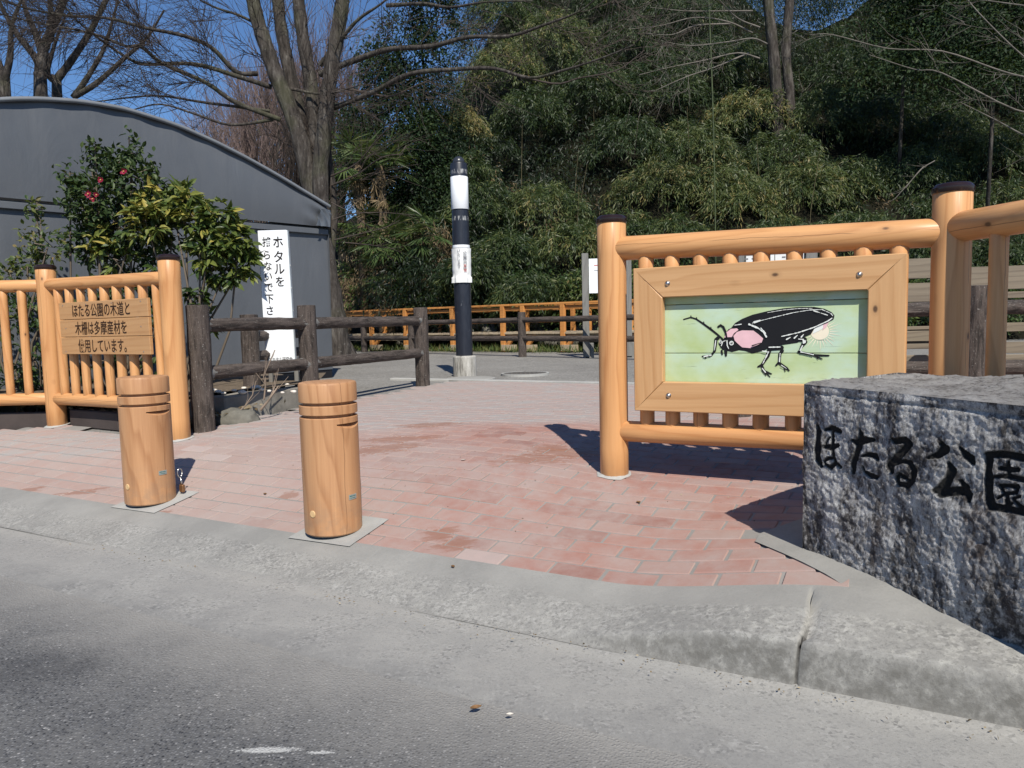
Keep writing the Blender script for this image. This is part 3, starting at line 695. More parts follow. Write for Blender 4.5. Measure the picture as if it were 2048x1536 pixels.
for za, zb in ((iz0 - .04, j2), (j2, j1), (j1, iz1 + .04)):
    g = Geo(); g.box((0, 0, 0), (ix1 - ix0 + .08, zb - za - .003, .02), bev=.002); g.mesh('plank', M_GREEN, pf, M=FM((ix0 + ix1) / 2, (za + zb) / 2, bk - .01))
# the painted firefly: thin paint layers, traced on the board
def zf(x, y): q = PLN(1300 + x / 4.876, 560 + y / 4.876, PA + nr * bk, nr); return Vector(((q - PA).dot(dr), q.z))
paint = Geo(); PMI = {'black': 0, 'pink': 1, 'cream': 2, 'white': 3}
M_PINK = plain('pink_paint', (0.74, 0.47, 0.50), 0.5, var=.08, scale=14); M_CREAM = plain('cream_paint', (0.80, 0.72, 0.56), 0.5, var=.05, scale=10)
M_BLACK = plain('black_paint', (0.011, 0.010, 0.011), 0.42, 0.3); M_WPAINT = plain('white_paint', (0.72, 0.74, 0.70), 0.5)
LAY = [0.0]
def poly(pts, c, d):
    LAY[0] += .00002; q = [zf(*p) for p in pts]; V = [PA + dr * p.x + nr * (bk + d + LAY[0]) + Vector((0, 0, p.y - PA.z)) for p in q]
    tri = tessellate_polygon([[Vector((p.x, p.y, 0)) for p in q]]); F = []
    for a, b, c_ in tri:
        F.append((a, b, c_) if (q[b] - q[a]).cross(q[c_] - q[a]) > 0 else (a, c_, b))
    paint.add(V, F, PMI[c])
def stroke(pts, r, c, d, taper=None):
    pts = [np.array(p, float) for p in pts]; n = len(pts); rs = np.interp(np.arange(n), lin(0, n - 1, len(r)), r) if isinstance(r, (list, tuple)) else np.full(n, r)
    T = [pts[min(i + 1, n - 1)] - pts[max(i - 1, 0)] for i in range(n)]; L = []; Rr = []
    for p, t_, q in zip(pts, T, rs):
        t_ = t_ / (np.linalg.norm(t_) + 1e-9); m = np.array([-t_[1], t_[0]]); L.append(p + m * q); Rr.append(p - m * q)
    for i in range(n - 1): poly([L[i], L[i + 1], Rr[i + 1], Rr[i]], c, d)
    for i in range(n):
        if rs[i] > 2: poly([pts[i] + rs[i] * np.array([math.cos(a), math.sin(a)]) for a in lin(0, 2 * math.pi, 11)[:-1]], c, d)
cx, cy = 1655, 500
poly([(cx + 92 * math.cos(a), cy + 84 * math.sin(a)) for a in lin(0, 6.283, 25)[:-1]], 'cream', .0008)
for i, a in enumerate(lin(-48, 150, 17)):
    a = R(a); L = 205 + 30 * ((i * 7) % 3 - 1); w = .05
    poly([(cx + 100 * math.cos(a - w), cy + 92 * math.sin(a - w)), (cx + L * math.cos(a), cy + L * .85 * math.sin(a)), (cx + 100 * math.cos(a + w), cy + 92 * math.sin(a + w))], 'cream', .0008)
B = 'black'
poly([(790, 470), (830, 420), (900, 378), (1000, 338), (1150, 302), (1300, 276), (1450, 263), (1600, 262), (1700, 280), (1770, 312), (1800, 347), (1790, 385), (1740, 412), (1650, 452), (1600, 480), (1570, 530), (1500, 560), (1440, 612), (1330, 628), (1190, 648), (1110, 690), (1000, 716), (930, 692), (870, 684), (800, 702), (705, 680), (668, 625), (680, 587), (720, 572), (738, 520), (765, 480)], B, .0012)
poly([(1600, 478), (1640, 452), (1700, 430), (1690, 470), (1640, 500), (1585, 525)], 'white', .0016)
poly([(1690, 435), (1745, 412), (1720, 460), (1685, 490)], 'pink', .0018)
stroke([(705, 572), (650, 525), (580, 470), (510, 420), (450, 380), (400, 364), (330, 384)], [9, 11, 8, 6], B, .0012)
for x, y in ((600, 470), (530, 418), (460, 375), (405, 358)): stroke([(x, y + 12), (x - 6, y - 12)], [6, 3], B, .0012)
stroke([(748, 545), (735, 500), (715, 458), (690, 442), (668, 456)], [8, 12, 13, 11], B, .0018)
stroke([(665, 565), (645, 580), (632, 690), (600, 735), (512, 745)], [18, 17, 13, 10, 7], B, .0012); stroke([(545, 742), (540, 768)], [7, 4], B, .0012)
stroke([(700, 690), (705, 725)], [10, 8], B, .0012); stroke([(740, 690), (742, 738)], [16, 10], B, .0012)
stroke([(1165, 680), (1150, 740), (1090, 830), (1055, 845)], [22, 18, 14, 8], B, .0012); stroke([(1090, 835), (1112, 890), (1185, 915)], [14, 16, 6], B, .0012); stroke([(1125, 900), (1172, 945)], [9, 4], B, .0012); stroke([(1118, 900), (1130, 935)], [7, 3], B, .0012)
stroke([(1180, 665), (1285, 660), (1290, 690), (1268, 720), (1262, 800), (1230, 832)], [24, 22, 18, 15, 14, 8], B, .0012); stroke([(1265, 812), (1335, 860), (1356, 882)], [13, 12, 8], B, .0012); stroke([(1310, 855), (1320, 892)], [7, 4], B, .0012)
stroke([(1440, 580), (1510, 580), (1518, 605), (1485, 640), (1452, 700), (1600, 732), (1745, 736)], [20, 22, 18, 16, 14, 12, 7], B, .0012); stroke([(1600, 735), (1680, 770)], [9, 5], B, .0012); stroke([(1625, 745), (1640, 775)], [7, 3], B, .0012)
poly([(725, 562), (745, 512), (790, 476), (850, 471), (865, 486), (820, 520), (800, 556), (760, 557)], 'pink', .0018)
poly([(815, 545), (850, 506), (900, 491), (1010, 493), (1060, 530), (1105, 570), (1090, 610), (1040, 640), (980, 664), (900, 656), (860, 622), (828, 590)], 'pink', .0018)
stroke([(748, 560), (742, 520)], [9, 9], B, .0022)
for x, y, r in ((690, 603, 16), (797, 615, 22)):
    poly([(x + r * math.cos(a), y + r * math.sin(a)) for a in lin(0, 6.283, 15)[:-1]], 'white', .0022); poly([(x + r * .55 * math.cos(a), y + r * .55 * math.sin(a)) for a in lin(0, 6.283, 13)[:-1]], B, .0026)
    poly([(x - 3 + r * .25 * math.cos(a), y - 3 + r * .25 * math.sin(a)) for a in lin(0, 6.283, 9)[:-1]], 'white', .003)
Wt = 'white'
def rag(pts, r):      # broken woodcut highlight
    for i in range(len(pts) - 1):
        a, b = np.array(pts[i], float), np.array(pts[i + 1], float); n = max(1, int(np.linalg.norm(b - a) / 32))
        for j in range(n):
            p, q = a + (b - a) * j / n, a + (b - a) * (j + random.uniform(.72, 1.0)) / n
            stroke([p, q], [r * random.uniform(.5, 1.2), r * random.uniform(.3, 1)], Wt, .0022)
rag([(1000, 420), (1050, 404), (1200, 366), (1400, 318), (1560, 292), (1680, 288), (1765, 325), (1785, 350)], 4)
rag([(1150, 318), (1300, 292), (1450, 278), (1590, 276)], 3); rag([(1285, 550), (1450, 512), (1600, 462), (1740, 398), (1790, 362)], 6)
rag([(970, 432), (1060, 470), (1110, 510), (1142, 560)], 9); rag([(1020, 412), (1080, 394)], 12); rag([(1085, 470), (1130, 520)], 6); rag([(830, 440), (900, 430)], 7); rag([(1600, 300), (1740, 345)], 5)
for a, b in (((1335, 578), (1372, 558)), ((1410, 566), (1440, 538)), ((1478, 556), (1500, 530))): stroke([a, b], [7, 3], Wt, .0022)
for L in ([(645, 590), (632, 690)], [(600, 732), (530, 745)], [(1160, 700), (1100, 820)], [(1098, 860), (1130, 900)], [(1272, 715), (1265, 795)], [(1165, 655), (1280, 652)], [(1285, 830), (1335, 862)], [(1452, 575), (1500, 578)], [(1490, 640), (1462, 695)], [(1475, 700), (1600, 728)], [(1100, 690), (1165, 705)]): rag(L, 6)
poly([(1490, 580), (1525, 590), (1520, 612), (1495, 622)], Wt, .0022)
stroke([(700, 640), (715, 600), (740, 590)], [4, 4, 3], Wt, .0022); stroke([(755, 590), (758, 640), (772, 668)], [5, 5, 3], Wt, .0022); stroke([(1000, 640), (1085, 612)], [6, 3], B, .0026)
paint.mesh('painting', [M_BLACK, M_PINK, M_CREAM, M_WPAINT], pf)

# ------------------------------------------------------------------ carved stone
A0 = at(1605, 1100); A0 = G(1605, 1100, gh(1.105, 2.82) + .0); A0.z = .20
fd = Vector((.354, -.935, 0)).normalized(); fn = Vector((fd.y, -fd.x, 0)); 
if fn.dot(Vector((0, 0, 0)) - A0) < 0: fn = -fn
ZT = .857; LS = 1.32
Bq = Vector((1.66, 3.17, 0)); Cq = Bq + Vector((.33, -.95, 0)).normalized() * 1.25; Dq = A0 + fd * LS
SM = []    # lettering strokes as seen (in a 4.571 x enlargement from 1600, 820): points and half widths
SM += [[(148, 140, 8), (165, 200, 22), (163, 330, 26), (165, 450, 23), (188, 515, 12)], [(225, 180, 10), (290, 165, 24), (355, 195, 22)], [(265, 250, 6), (230, 310, 8)], [(225, 335, 16), (285, 342, 26), (340, 325, 16)], [(292, 205, 10), (295, 300, 14), (300, 420, 15), (308, 470, 16)], [(310, 442, 13), (255, 440, 13), (220, 470, 10), (226, 500, 12), (268, 530, 17), (310, 482, 15), (352, 522, 14)]]
SM += [[(475, 275, 10), (520, 295, 25), (600, 275, 32), (662, 275, 15)], [(545, 178, 8), (562, 222, 23), (555, 300, 24), (520, 380, 24), (475, 500, 22), (465, 572, 17)], [(568, 420, 8), (620, 408, 18), (680, 420, 24), (705, 455, 10)], [(560, 520, 8), (580, 570, 15), (640, 602, 24), (688, 616, 17)]]
SM += [[(835, 265, 10), (880, 285, 26), (960, 275, 28), (1002, 310, 28), (950, 370, 32), (880, 440, 34), (820, 510, 32), (830, 568, 18)], [(880, 480, 24), (940, 468, 14), (1000, 482, 20), (1038, 550, 22), (1028, 640, 25), (970, 693, 27), (900, 678, 22), (880, 620, 16), (898, 582, 13), (968, 625, 15)]]
SM += [[(1290, 312, 20), (1318, 362, 42), (1260, 410, 32), (1165, 440, 9)], [(1450, 345, 8), (1500, 402, 25), (1548, 450, 34), (1568, 488, 20)], [(1355, 490, 15), (1393, 560, 32), (1350, 640, 38), (1285, 720, 42), (1232, 738, 24)], [(1290, 762, 38), (1400, 745, 38), (1500, 742, 38)], [(1460, 650, 13), (1500, 710, 25), (1530, 780, 30), (1530, 832, 19)]]
SM += [[(1680, 402, 15), (1708, 425, 34), (1712, 600, 36), (1714, 800, 38), (1738, 880, 38)], [(1700, 412, 28), (1850, 407, 30), (2000, 432, 32), (2180, 478, 34), (2192, 600, 34), (2188, 800, 34), (2182, 985, 30)], [(1740, 885, 32), (1900, 912, 29), (2048, 945, 29), (2180, 985, 29)],
       [(1812, 536, 17), (1900, 546, 23), (1972, 550, 21)], [(1890, 482, 17), (1895, 600, 17)], [(1762, 612, 13), (1880, 606, 21), (2040, 640, 23), (2105, 655, 19)], [(1810, 692, 13), (1850, 760, 15)], [(1822, 692, 13), (1978, 702, 19), (1958, 760, 15), (1852, 766, 13)], [(1792, 810, 10), (1850, 776, 13)], [(1880, 770, 17), (1880, 868, 19), (1918, 858, 13)], [(1998, 792, 12), (1930, 812, 13), (2000, 890, 19), (2085, 908, 15)]]
def ink_mask(UV):
    d = np.full(len(UV), -99.0)
    for s in SM:
        for a, b in zip(s[:-1], s[1:]):
            a_, b_ = np.array(a[:2], float), np.array(b[:2], float); ab = b_ - a_; h = np.clip(((UV - a_) @ ab) / (ab @ ab), 0, 1)
            q = np.linalg.norm(UV - a_ - h[:, None] * ab, axis=1); d = np.maximum(d, (a[2] + (b[2] - a[2]) * h) * 1.06 + 3 - q)
    return np.clip(d / 5 + .5, 0, 1)
def patch(p00, p10, p11, p01, nu, nv):
    u, v = np.meshgrid(lin(0, 1, nu), lin(0, 1, nv)); u = u[..., None]; v = v[..., None]
    W = (1 - u) * (1 - v) * np.array(p00) + u * (1 - v) * np.array(p10) + u * v * np.array(p11) + (1 - u) * v * np.array(p01)
    i, j = np.meshgrid(np.arange(nu - 1), np.arange(nv - 1)); a = (j * nu + i).ravel()
    return W.reshape(-1, 3), np.stack([a, a + 1, a + nu + 1, a + nu], 1)
def V3(p, z): return (p[0], p[1], z)
ZB = .10
corn = [V3(A0, 0), V3(Dq, 0), V3(Cq, 0), V3(Bq, 0)]
stV = []; stF = []; nn = 0; front_n = 0
faces = [(V3(A0, ZB), V3(Dq, ZB), V3(Dq, ZT), V3(A0, ZT), 430, 240), (V3(Bq, ZB), V3(A0, ZB), V3(A0, ZT), V3(Bq, ZT + .0), 80, 80), (V3(Dq, ZB), V3(Cq, ZB), V3(Cq, ZT), V3(Dq, ZT), 50, 50), (V3(Cq, ZB), V3(Bq, ZB), V3(Bq, ZT), V3(Cq, ZT), 60, 50), (V3(A0, ZT), V3(Dq, ZT), V3(Cq, ZT), V3(Bq, ZT), 130, 90)]
cen = (A0 + Dq + Bq + Cq) / 4; cen.z = .45
def nz(P_, sc, seed=0.0): return np.array([mnoise.noise(Vector((p[0] * sc + seed, p[1] * sc, p[2] * sc))) for p in P_])
for k, f in enumerate(faces):
    W, F = patch(*f); stV.append(W); stF.append(F + nn); nn += len(W)
    if k == 0: front_n = len(W)
SV = np.concatenate(stV); fnv = np.array(fn)
# common relief (same for touching faces): boulder swell and hewn roughness, pushed inwards from the faces
topn = np.array([0, 0, 1.0]); d0 = (SV - np.array(A0)) @ fnv
amp = nz(SV, 3.2) * .010 + nz(SV, 9, 5) * .007
rid = 1 - np.abs(nz(SV, 21, 3)) * 2; rid2 = nz(SV, 46, 8)
rough_ = amp * 1.15 + rid * .0032 + rid2 * .0026 + nz(SV, 95, 2) * .0026
UVp = np.array([proj(p) for p in SV[:front_n]]); ink = np.zeros(len(SV)); UVz = (UVp - np.array([1600, 820])) * 4.571; ink[:front_n] = ink_mask(UVz)
near_ink = np.zeros(len(SV)); near_ink[:front_n] = ink[:front_n]
q = SV[:front_n]
edge_h = np.clip((ZT - q[:, 2]) / .03, 0, 1)                        # keep the dressed top arris straight
off = np.zeros(len(SV)); off[:front_n] = rough_[:front_n] * (.35 + .65 * edge_h) - .003 - .008 * ink[:front_n]
off[:front_n] -= .006 * np.exp(-((ZT - .030 - q[:, 2]) / .006) ** 2)   # scribed line below the edge
lowr = ss(.30, .16, q[:, 2]) * ss(.55, 1.0, (q - np.array(A0)) @ np.array(fd)); off[:front_n] -= .06 * lowr
NEW = SV.copy(); NEW[:front_n] += fnv * off[:front_n, None]
i1 = len(stV[0]) + len(stV[1]) + len(stV[2]) + len(stV[3])
top = SV[i1:]; cdist = np.clip(np.abs((top - np.array(A0)) @ fnv) / .06, 0, 1)
NEW[i1:, 2] += cdist * (rough_[i1:] * 1.3 + .012 * np.sin(top[:, 0] * 7)) - .0
for k, (a, b) in enumerate(((1, 2), (2, 3), (3, 4))):
    lo = sum(len(x) for x in stV[:a]); hi = lo + len(stV[a]); pr = SV[lo:hi] - np.array(cen); pr[:, 2] = 0; pr /= np.linalg.norm(pr, axis=1)[:, None]
    zz = np.clip((ZT - SV[lo:hi, 2]) / .05, 0, 1); dd = np.clip(np.abs((SV[lo:hi] - np.array(A0)) @ fnv) / .05, 0, 1); NEW[lo:hi] += pr * (rough_[lo:hi] * 1.5 * zz * dd)[:, None]
def stone_mat():
    k = NT('mottled_granite', 0.66, 0.45); p = k.pos(); a = k.att('ink')
    big = k.noise(k.mp(p, (1.0, 1.0, 0.33)), 9, 6, 0.7, 0.6); mid = k.noise(k.mp(p, (1, 1, .7)), 46, 7, 0.78); fine = k.noise(p, 230, 4, 0.85); crystals = k.vor(p, 170)
    m = k.ma('ADD', k.ma('MULTIPLY', big, 0.55), k.ma('MULTIPLY', mid, 0.6))
    c = k.ramp(m, [(0.44, (0.022, 0.019, 0.020)), (0.515, (0.085, 0.078, 0.076)), (0.56, (0.34, 0.33, 0.325)), (0.66, (0.76, 0.75, 0.735))])
    c = k.mix(k.ma('MULTIPLY', k.mr(fine, 0.50, 0.62), 0.6), c, (0.035, 0.032, 0.034))
    c = k.mix(k.ma('MULTIPLY', k.mr(crystals, 0.22, 0.08), 0.5), c, (0.46, 0.455, 0.46))
    rust = k.noise(k.mp(p, (3, 3, 1)), 2.3, 3); c = k.mix(k.ma('MULTIPLY', k.mr(rust, 0.56, 0.7), 0.22), c, (0.12, 0.06, 0.04))
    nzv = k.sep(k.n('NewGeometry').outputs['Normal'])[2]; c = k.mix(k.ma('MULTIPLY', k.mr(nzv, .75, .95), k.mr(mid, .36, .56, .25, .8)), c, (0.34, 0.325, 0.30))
    c = k.mix(a, c, (0.006, 0.006, 0.006)); k.col(c)
    k.rough(k.mix(a, (0.62, 0.62, 0.62), (0.85, 0.85, 0.85)))
    k.bump(k.ma('ADD', k.ma('MULTIPLY', mid, 1.5), fine), 1.0, 0.009); return k.m
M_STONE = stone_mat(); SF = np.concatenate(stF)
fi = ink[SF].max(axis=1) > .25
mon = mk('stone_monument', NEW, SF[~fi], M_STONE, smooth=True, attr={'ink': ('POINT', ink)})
tag(mon, 'large rough grey stone block carved with black park name beside the kerb', 'monument')
le = mk('lettering', NEW, SF[fi], M_STONE, mon, smooth=True, attr={'ink': ('POINT', ink)})
for o in (mon, le):
    bm = bmesh.new(); bm.from_mesh(o.data); bmesh.ops.delete(bm, geom=[v for v in bm.verts if not v.link_faces], context='VERTS'); bm.to_mesh(o.data); bm.free()
# concrete ground under and around the stone
slab('stone_apron', [tuple(xy(-.19, .372)), tuple(xy(2.6, .372)), tuple(xy(2.6, 1.6)), (1.6, 3.3), (1.01, 3.0), (.965, 2.92)], lambda x, y: .002 + .0062 * float(ss(.37, .44, st(x, y)[1])), M_KERB)

# ------------------------------------------------------------------ weathered concrete-log fences
def bark_mat():
    k = NT('cast_bark', 0.8, 0.35); o = k.obj(); r = k.rnd(); p = k.vmath('ADD', o, k.comb(r, k.ma('MULTIPLY', r, 5.0), k.ma('MULTIPLY', r, 9.0)))
    f = k.noise(k.mp(p, (34, 34, 5)), 1.0, 5, 0.65, 0.8); g2 = k.noise(k.mp(p, (90, 90, 16)), 1.0, 4, 0.7); big = k.noise(p, 4, 4)
    spk = k.noise(p, 75, 4, 0.75)
    c = k.ramp(f, [(0.34, (0.014, 0.011, 0.009)), (0.5, (0.062, 0.048, 0.040)), (0.74, (0.125, 0.10, 0.085))])
    c = k.mix(k.ma('MULTIPLY', k.mr(big, 0.45, 0.7), 0.4), c, (0.125, 0.10, 0.088))
    c = k.mix(k.ma('MULTIPLY', k.mr(spk, 0.60, 0.68), 0.75), c, (0.33, 0.31, 0.28))
    k.col(c); k.bump(k.ma('ADD', f, k.ma('MULTIPLY', g2, 0.5)), 0.9, 0.014); return k.m
M_BARKLOG = bark_mat(); M_JOINT = concrete('joint_mortar', (.22, .215, .20), dark=.5, speck=.5, scale=6)
def bark_log(name, p0, p1, r, parent, n=28, step=.035, rough=.006):
    L = (Vector(p1) - Vector(p0)).length; k = max(6, int(L / step)); sd_ = random.random() * 50
    zs = [0, .004] + list(lin(.02, L - .02, k)) + [L - .004, L]; V = []
    for i, z in enumerate(zs):
        rr = r - (.012 if i in (0, len(zs) - 1) else 0)
        for j in range(n):
            a = 2 * math.pi * j / n
            q = mnoise.noise(Vector((math.cos(a) * 3 + sd_, math.sin(a) * 3, z * 3.2))); q2 = 1 - 2 * abs(mnoise.noise(Vector((math.cos(a) * 6, math.sin(a) * 6 + sd_, z * 5))))
            R_ = rr + rough * (q + .6 * q2); V.append((R_ * math.cos(a), R_ * math.sin(a), z))
    m = len(zs); F = [(j * n + i, j * n + (i + 1) % n, (j + 1) * n + (i + 1) % n, (j + 1) * n + i) for j in range(m - 1) for i in range(n)]
    F += [tuple(range(n))[::-1], tuple((m - 1) * n + i for i in range(n))]
    o = mk(name, V, F, M_BARKLOG, parent, M=frame(p0, p1)); smooth_by_angle(o, .9); return o
def mortar_blob(p, d, r, parent):
    g = Geo(); d = Vector(d).normalized(); n = 12; V = []
    for k, (s, h) in enumerate(((1.3, -.02), (1.1, .02), (1.0, .05), (.97, .075))):
        for i in range(n):
            a = i * 2 * math.pi / n; f = s * (1 + .12 * random.uniform(-1, 1)); V.append((r * f * math.cos(a), r * f * math.sin(a), h + random.uniform(-.012, .012)))
    F = [(k * n + i, k * n + (i + 1) % n, (k + 1) * n + (i + 1) % n, (k + 1) * n + i) for k in range(3) for i in range(n)]
    g.add(V, F); return g.mesh('mortar_joint', M_JOINT, parent, M=frame(p, Vector(p) + d), smooth=True)
def blog_fence(name, label, pts, tops, rails, r, rr, blobs=True, n=28, step=.035, group='brown concrete log fences'):
    t = thing('concrete_log_fence', label, 'fence', pts[0], group)
    for p, z in zip(pts, tops): bark_log('post', (p.x, p.y, gh(p.x, p.y) - .05 if p.z < .5 else p.z - .05), (p.x, p.y, z), r, t, n, step)
    for a, b in zip(pts[:-1], pts[1:]):
        for za, zb in rails:
            A_, B_ = Vector((a.x, a.y, za)), Vector((b.x, b.y, zb)); bark_log('rail', A_, B_, rr, t, n, step)
            if blobs:
                d = (B_ - A_).normalized()
                for q, dd in ((A_, d), (B_, -d)): mortar_blob(q + dd * (r - .03), dd, rr * .98, t)
    return t
F2 = F1 + (F3 - F1) * .385; F2.z = gh(F2.x, F2.y)
zF = (zat(F1, 615) + zat(F3, 612)) / 2
r1 = (zat(F1, 652) + zat(F3, 641)) / 2; r2 = (zat(F1, 745) + zat(F3, 707)) / 2
print('F', F1, F3, zF, r1, r2, FOC * .155 / F1.y / .92, FOC * .155 / F3.y)
RF = F1.y * 46 * .915 / FOC / 2
blog_fence('', 'brown bark textured concrete log fence running back along the left edge of the entrance', [F1, F2, F3], [zF, zF + .01, zF], [(r1, r1), (r2, r2)], RF, .052)
ZBED = .54
B1 = P(501, 700, 6.95); B1.z = .52; B2 = P(613, 700, F2.y + 1.3); B2.z = ZBED
blog_fence('', 'brown concrete log fence stub behind the white sign, with one broad post', [B1, B2], [zat(B1, 629), zat(B1, 629)], [(zat(B2, 668), zat(B2, 666)), (zat(B1, 713), zat(B1, 713))], .078, .046)
ZP = .385
def gp(u, v): q = G(u, v, ZP); q.z = ZP; return q
c1, c3 = gp(729, 703), gp(1045, 712); dC = (c3 - c1); c2 = c1 + dC * .36; c0 = c1 - dC * .62; c4 = c3 + dC * .64; c5 = c3 + dC * 1.28
for q in (c0, c1, c2, c3, c4, c5): q.z = ZP
hz = zat(c3, 624); q1, q2 = zat(c3, 640), zat(c3, 677)
blog_fence('', 'long low brown concrete log fence across the far side of the gravel, before the boardwalk', [c0, c1, c2, c3, c4, c5], [hz] * 6, [(q1, q1), (q2, q2)], .08, .052, blobs=False, n=16, step=.12)
D1 = P(1953, 620, 5.35); D1.z = ZP; dd_ = Vector((1, -.16, 0)); D0 = D1 - dd_ * 1.62; D2 = D1 + dd_ * 1.7
for q in (D0, D1, D2): q.z = gh(q.x, q.y)
q1, q2 = P(1832, 619, 5.4).z, P(1832, 737, 5.4).z
blog_fence('', 'brown concrete log fence behind the right posts with pallets leaning on it', [D0, D1, D2], [zat(D1, 571)] * 3, [(q1, q1), (q2, q2)], .08, .05, blobs=False)
# pallets of weathered boards behind it
def pallet(c, w, h, boards, label):
    t = thing('wooden_pallet', label, 'pallet', (c[0], c[1], ZP), 'weathered pallets behind the right fence')
    ax = axes((0, 0, 0), dd_, (0, 0, 1), Vector((dd_.y, -dd_.x, 0)))
    for z, hh, dx, ww, dd2 in boards:
        M = ax.copy(); M.translation = Vector((c[0], c[1], z)) + dd_ * dx + Vector((dd_.y, -dd_.x, 0)) * dd2
        g = Geo(); g.box((0, 0, 0), (ww, hh, .02), bev=.003); g.mesh('plank', M_PALLET, t, M=M)
    for dx in (-w / 2 + .06, 0, w / 2 - .06):
        M = ax.copy(); M.translation = Vector((c[0], c[1], (h + ZP) / 2)) + dd_ * dx - Vector((dd_.y, -dd_.x, 0)) * .05
        g = Geo(); g.box((0, 0, 0), (.09, h - ZP - .02, .075), bev=.004); g.mesh('stringer', M_PALLET, t, M=M)
    return t
def zz(v, Y=5.9, u=1835): return P(u, v, Y).z
pc = P(1770, 620, 5.95)
bd = [((zz(517) + zz(557)) / 2, zz(517) - zz(557), 0, 1.15, 0), ((zz(566) + zz(604)) / 2, zz(566) - zz(604), 0, 1.15, 0), ((zz(652) + zz(659)) / 2, zz(652) - zz(659), -.02, .98, .1), ((zz(662) + zz(684)) / 2, .085, 0, 1.1, -.1), ((zz(687) + zz(698)) / 2, zz(687) - zz(698), 0, 1.15, 0), ((zz(710) + zz(730)) / 2, zz(710) - zz(730), 0, 1.15, 0)]
pallet((pc.x, pc.y), 1.15, zz(517), bd, 'taller weathered pallet of grey boards seen left of the big capped post')
pc = P(2075, 620, 5.75)
bd = [((zz(532, 5.75, 2010) + zz(578, 5.75, 2010)) / 2, .18, 0, 1.1, 0), (zz(590, 5.75, 2010), .05, 0, 1.1, 0), (zz(655, 5.75, 2010), .07, 0, 1.1, -.05), ((zz(684, 5.75, 2010) + zz(707, 5.75, 2010)) / 2, .09, 0, 1.1, .02), ((zz(709, 5.75, 2010) + zz(723, 5.75, 2010)) / 2, .055, 0, 1.1, .04)]
pallet((pc.x, pc.y), 1.1, zz(532, 5.75, 2010), bd, 'lower weathered pallet seen between the shaded balusters at the right')

# ------------------------------------------------------------------ white sign board by the tent
YS = 6.62
sB = P(590, 700, 7.25); sB.z = ZBED
n_s = Vector((.06, -1, 0)).normalized(); x_s = Vector((-n_s.y, n_s.x, 0))
def sp(u, v): return PLN(u, v, sB, n_s)
a, b, c, d = sp(514, 463), sp(574, 458), sp(533, 727), sp(588, 722)
upv = ((a - c).normalized() + (b - d).normalized()).normalized(); mid = (a + b + c + d) / 4; w = ((b - a).length + (d - c).length) / 2; h = ((a - c).length + (b - d).length) / 2
xs = (x_s - upv * x_s.dot(upv)).normalized(); zs = xs.cross(upv)
print('white sign', w, h, sB)
ws = thing('white_sign_board', 'tall white sign board with black vertical lettering leaning before the grey tent', 'sign', sB)
SM_ = axes(mid, xs, upv, zs)
g = Geo(); g.box((0, 0, -.035), (w, h, .07), bev=.004); g.mesh('board', M_WHITE, ws, M=SM_)
g = Geo(); g.box((w / 2 + .0035, 0, -.035), (.007, h * .995, .062)); g.mesh('side_trim', plain('trim', (.62, .66, .66), .5), ws, M=SM_)
for y, z in ((.08, -.03), (-.14, -.04), (.3, -.03)):
    g = Geo(); g.lathe([(.005, 0), (.004, .003)], 8, M=Matrix.Rotation(R(90), 4, 'Y')); g.mesh('screw', M_STEEL, ws, M=SM_ @ Matrix.Translation((w / 2 + .007, y, z)))
for x in (-w / 2 + .02, w / 2 - .005):
    top = SM_ @ Vector((x, -h / 2 + .05, -.09)); g = Geo(); L = top.z - ZBED + .06; g.box((0, 0, -L / 2), (.04, .035, L), bev=.003); g.mesh('leg', M_GREYWOOD, ws, loc=top)
def loc_on(u, v): q = SM_.inverted() @ sp(u, v); return q.x, q.y
for ch, u, v, s in (('ホ', 556, 484, 1), ('タ', 557, 513, 1), ('ル', 559, 538, 1), ('を', 560, 563, .9), ('捕', 533, 484, .8), ('ら', 534, 510, .78), ('な', 536, 532, .78), ('い', 537, 553, .78), ('で', 538, 575, .8), ('下', 539, 598, .82), ('さ', 540, 621, .82), ('い', 541, 643, .8)):
    x, y = loc_on(u, v); lettering(ch, .122 * s, M_INK, ws, SM_ @ Matrix.Translation((x, y, .0012)), bold=.013, sx=.86)
x, y = loc_on(558, 719); lettering('福生ホタル研究会', .046, M_INK, ws, SM_ @ Matrix.Translation((x, y, .0012)), bold=.008, sx=.72)

# ------------------------------------------------------------------ bed beside the fence: edging block, soil, stones, twigs
bed = slab('planting_bed', [(-9.5, 6.75), (P1.x - .2, P1.y + .15), (P2.x - .15, P2.y + .32), (F1.x - .18, F1.y + .05), (F2.x - .32, F2.y + .1), (F3.x - 1.3, F3.y - .55), (-3.0, 9.3), (-9.5, 9.3)], .0, M_SOIL)
bm = bmesh.new(); bm.from_mesh(bed.data)
for q in bm.verts: q.co.z = q.co.z * .0 + max(gh(q.co.x, q.co.y) + .02, min(ZBED, gh(q.co.x, q.co.y) + .02 + .5 * max(0, -side((q.co.x, q.co.y), P1, P2) * 0 + (side((q.co.x, q.co.y), F1, F3) - .6) * .25))) + .025 * mnoise.noise(Vector((q.co.x * 4, q.co.y * 4, 0)))
bm.to_mesh(bed.data); bm.free(); bed.data.polygons.foreach_set('use_smooth', np.ones(len(bed.data.polygons), dtype=bool))
ea, eb = P(436, 800, F1.y + .42), P(612, 800, F2.y + .10); ed = (eb - ea); ed.z = 0; eL = ed.length; ed.normalize()
g = Geo(); mm = (ea + eb) / 2; g.box((0, 0, 0), (eL, .16, .30), bev=.012)
eo = g.mesh('edging_block', M_BLOCK, M=axes((mm.x, mm.y, ZBED - .135), ed, Vector((-ed.y, ed.x, 0)), (0, 0, 1))); tag(eo, 'old grey concrete edging block below the white sign', 'edging')
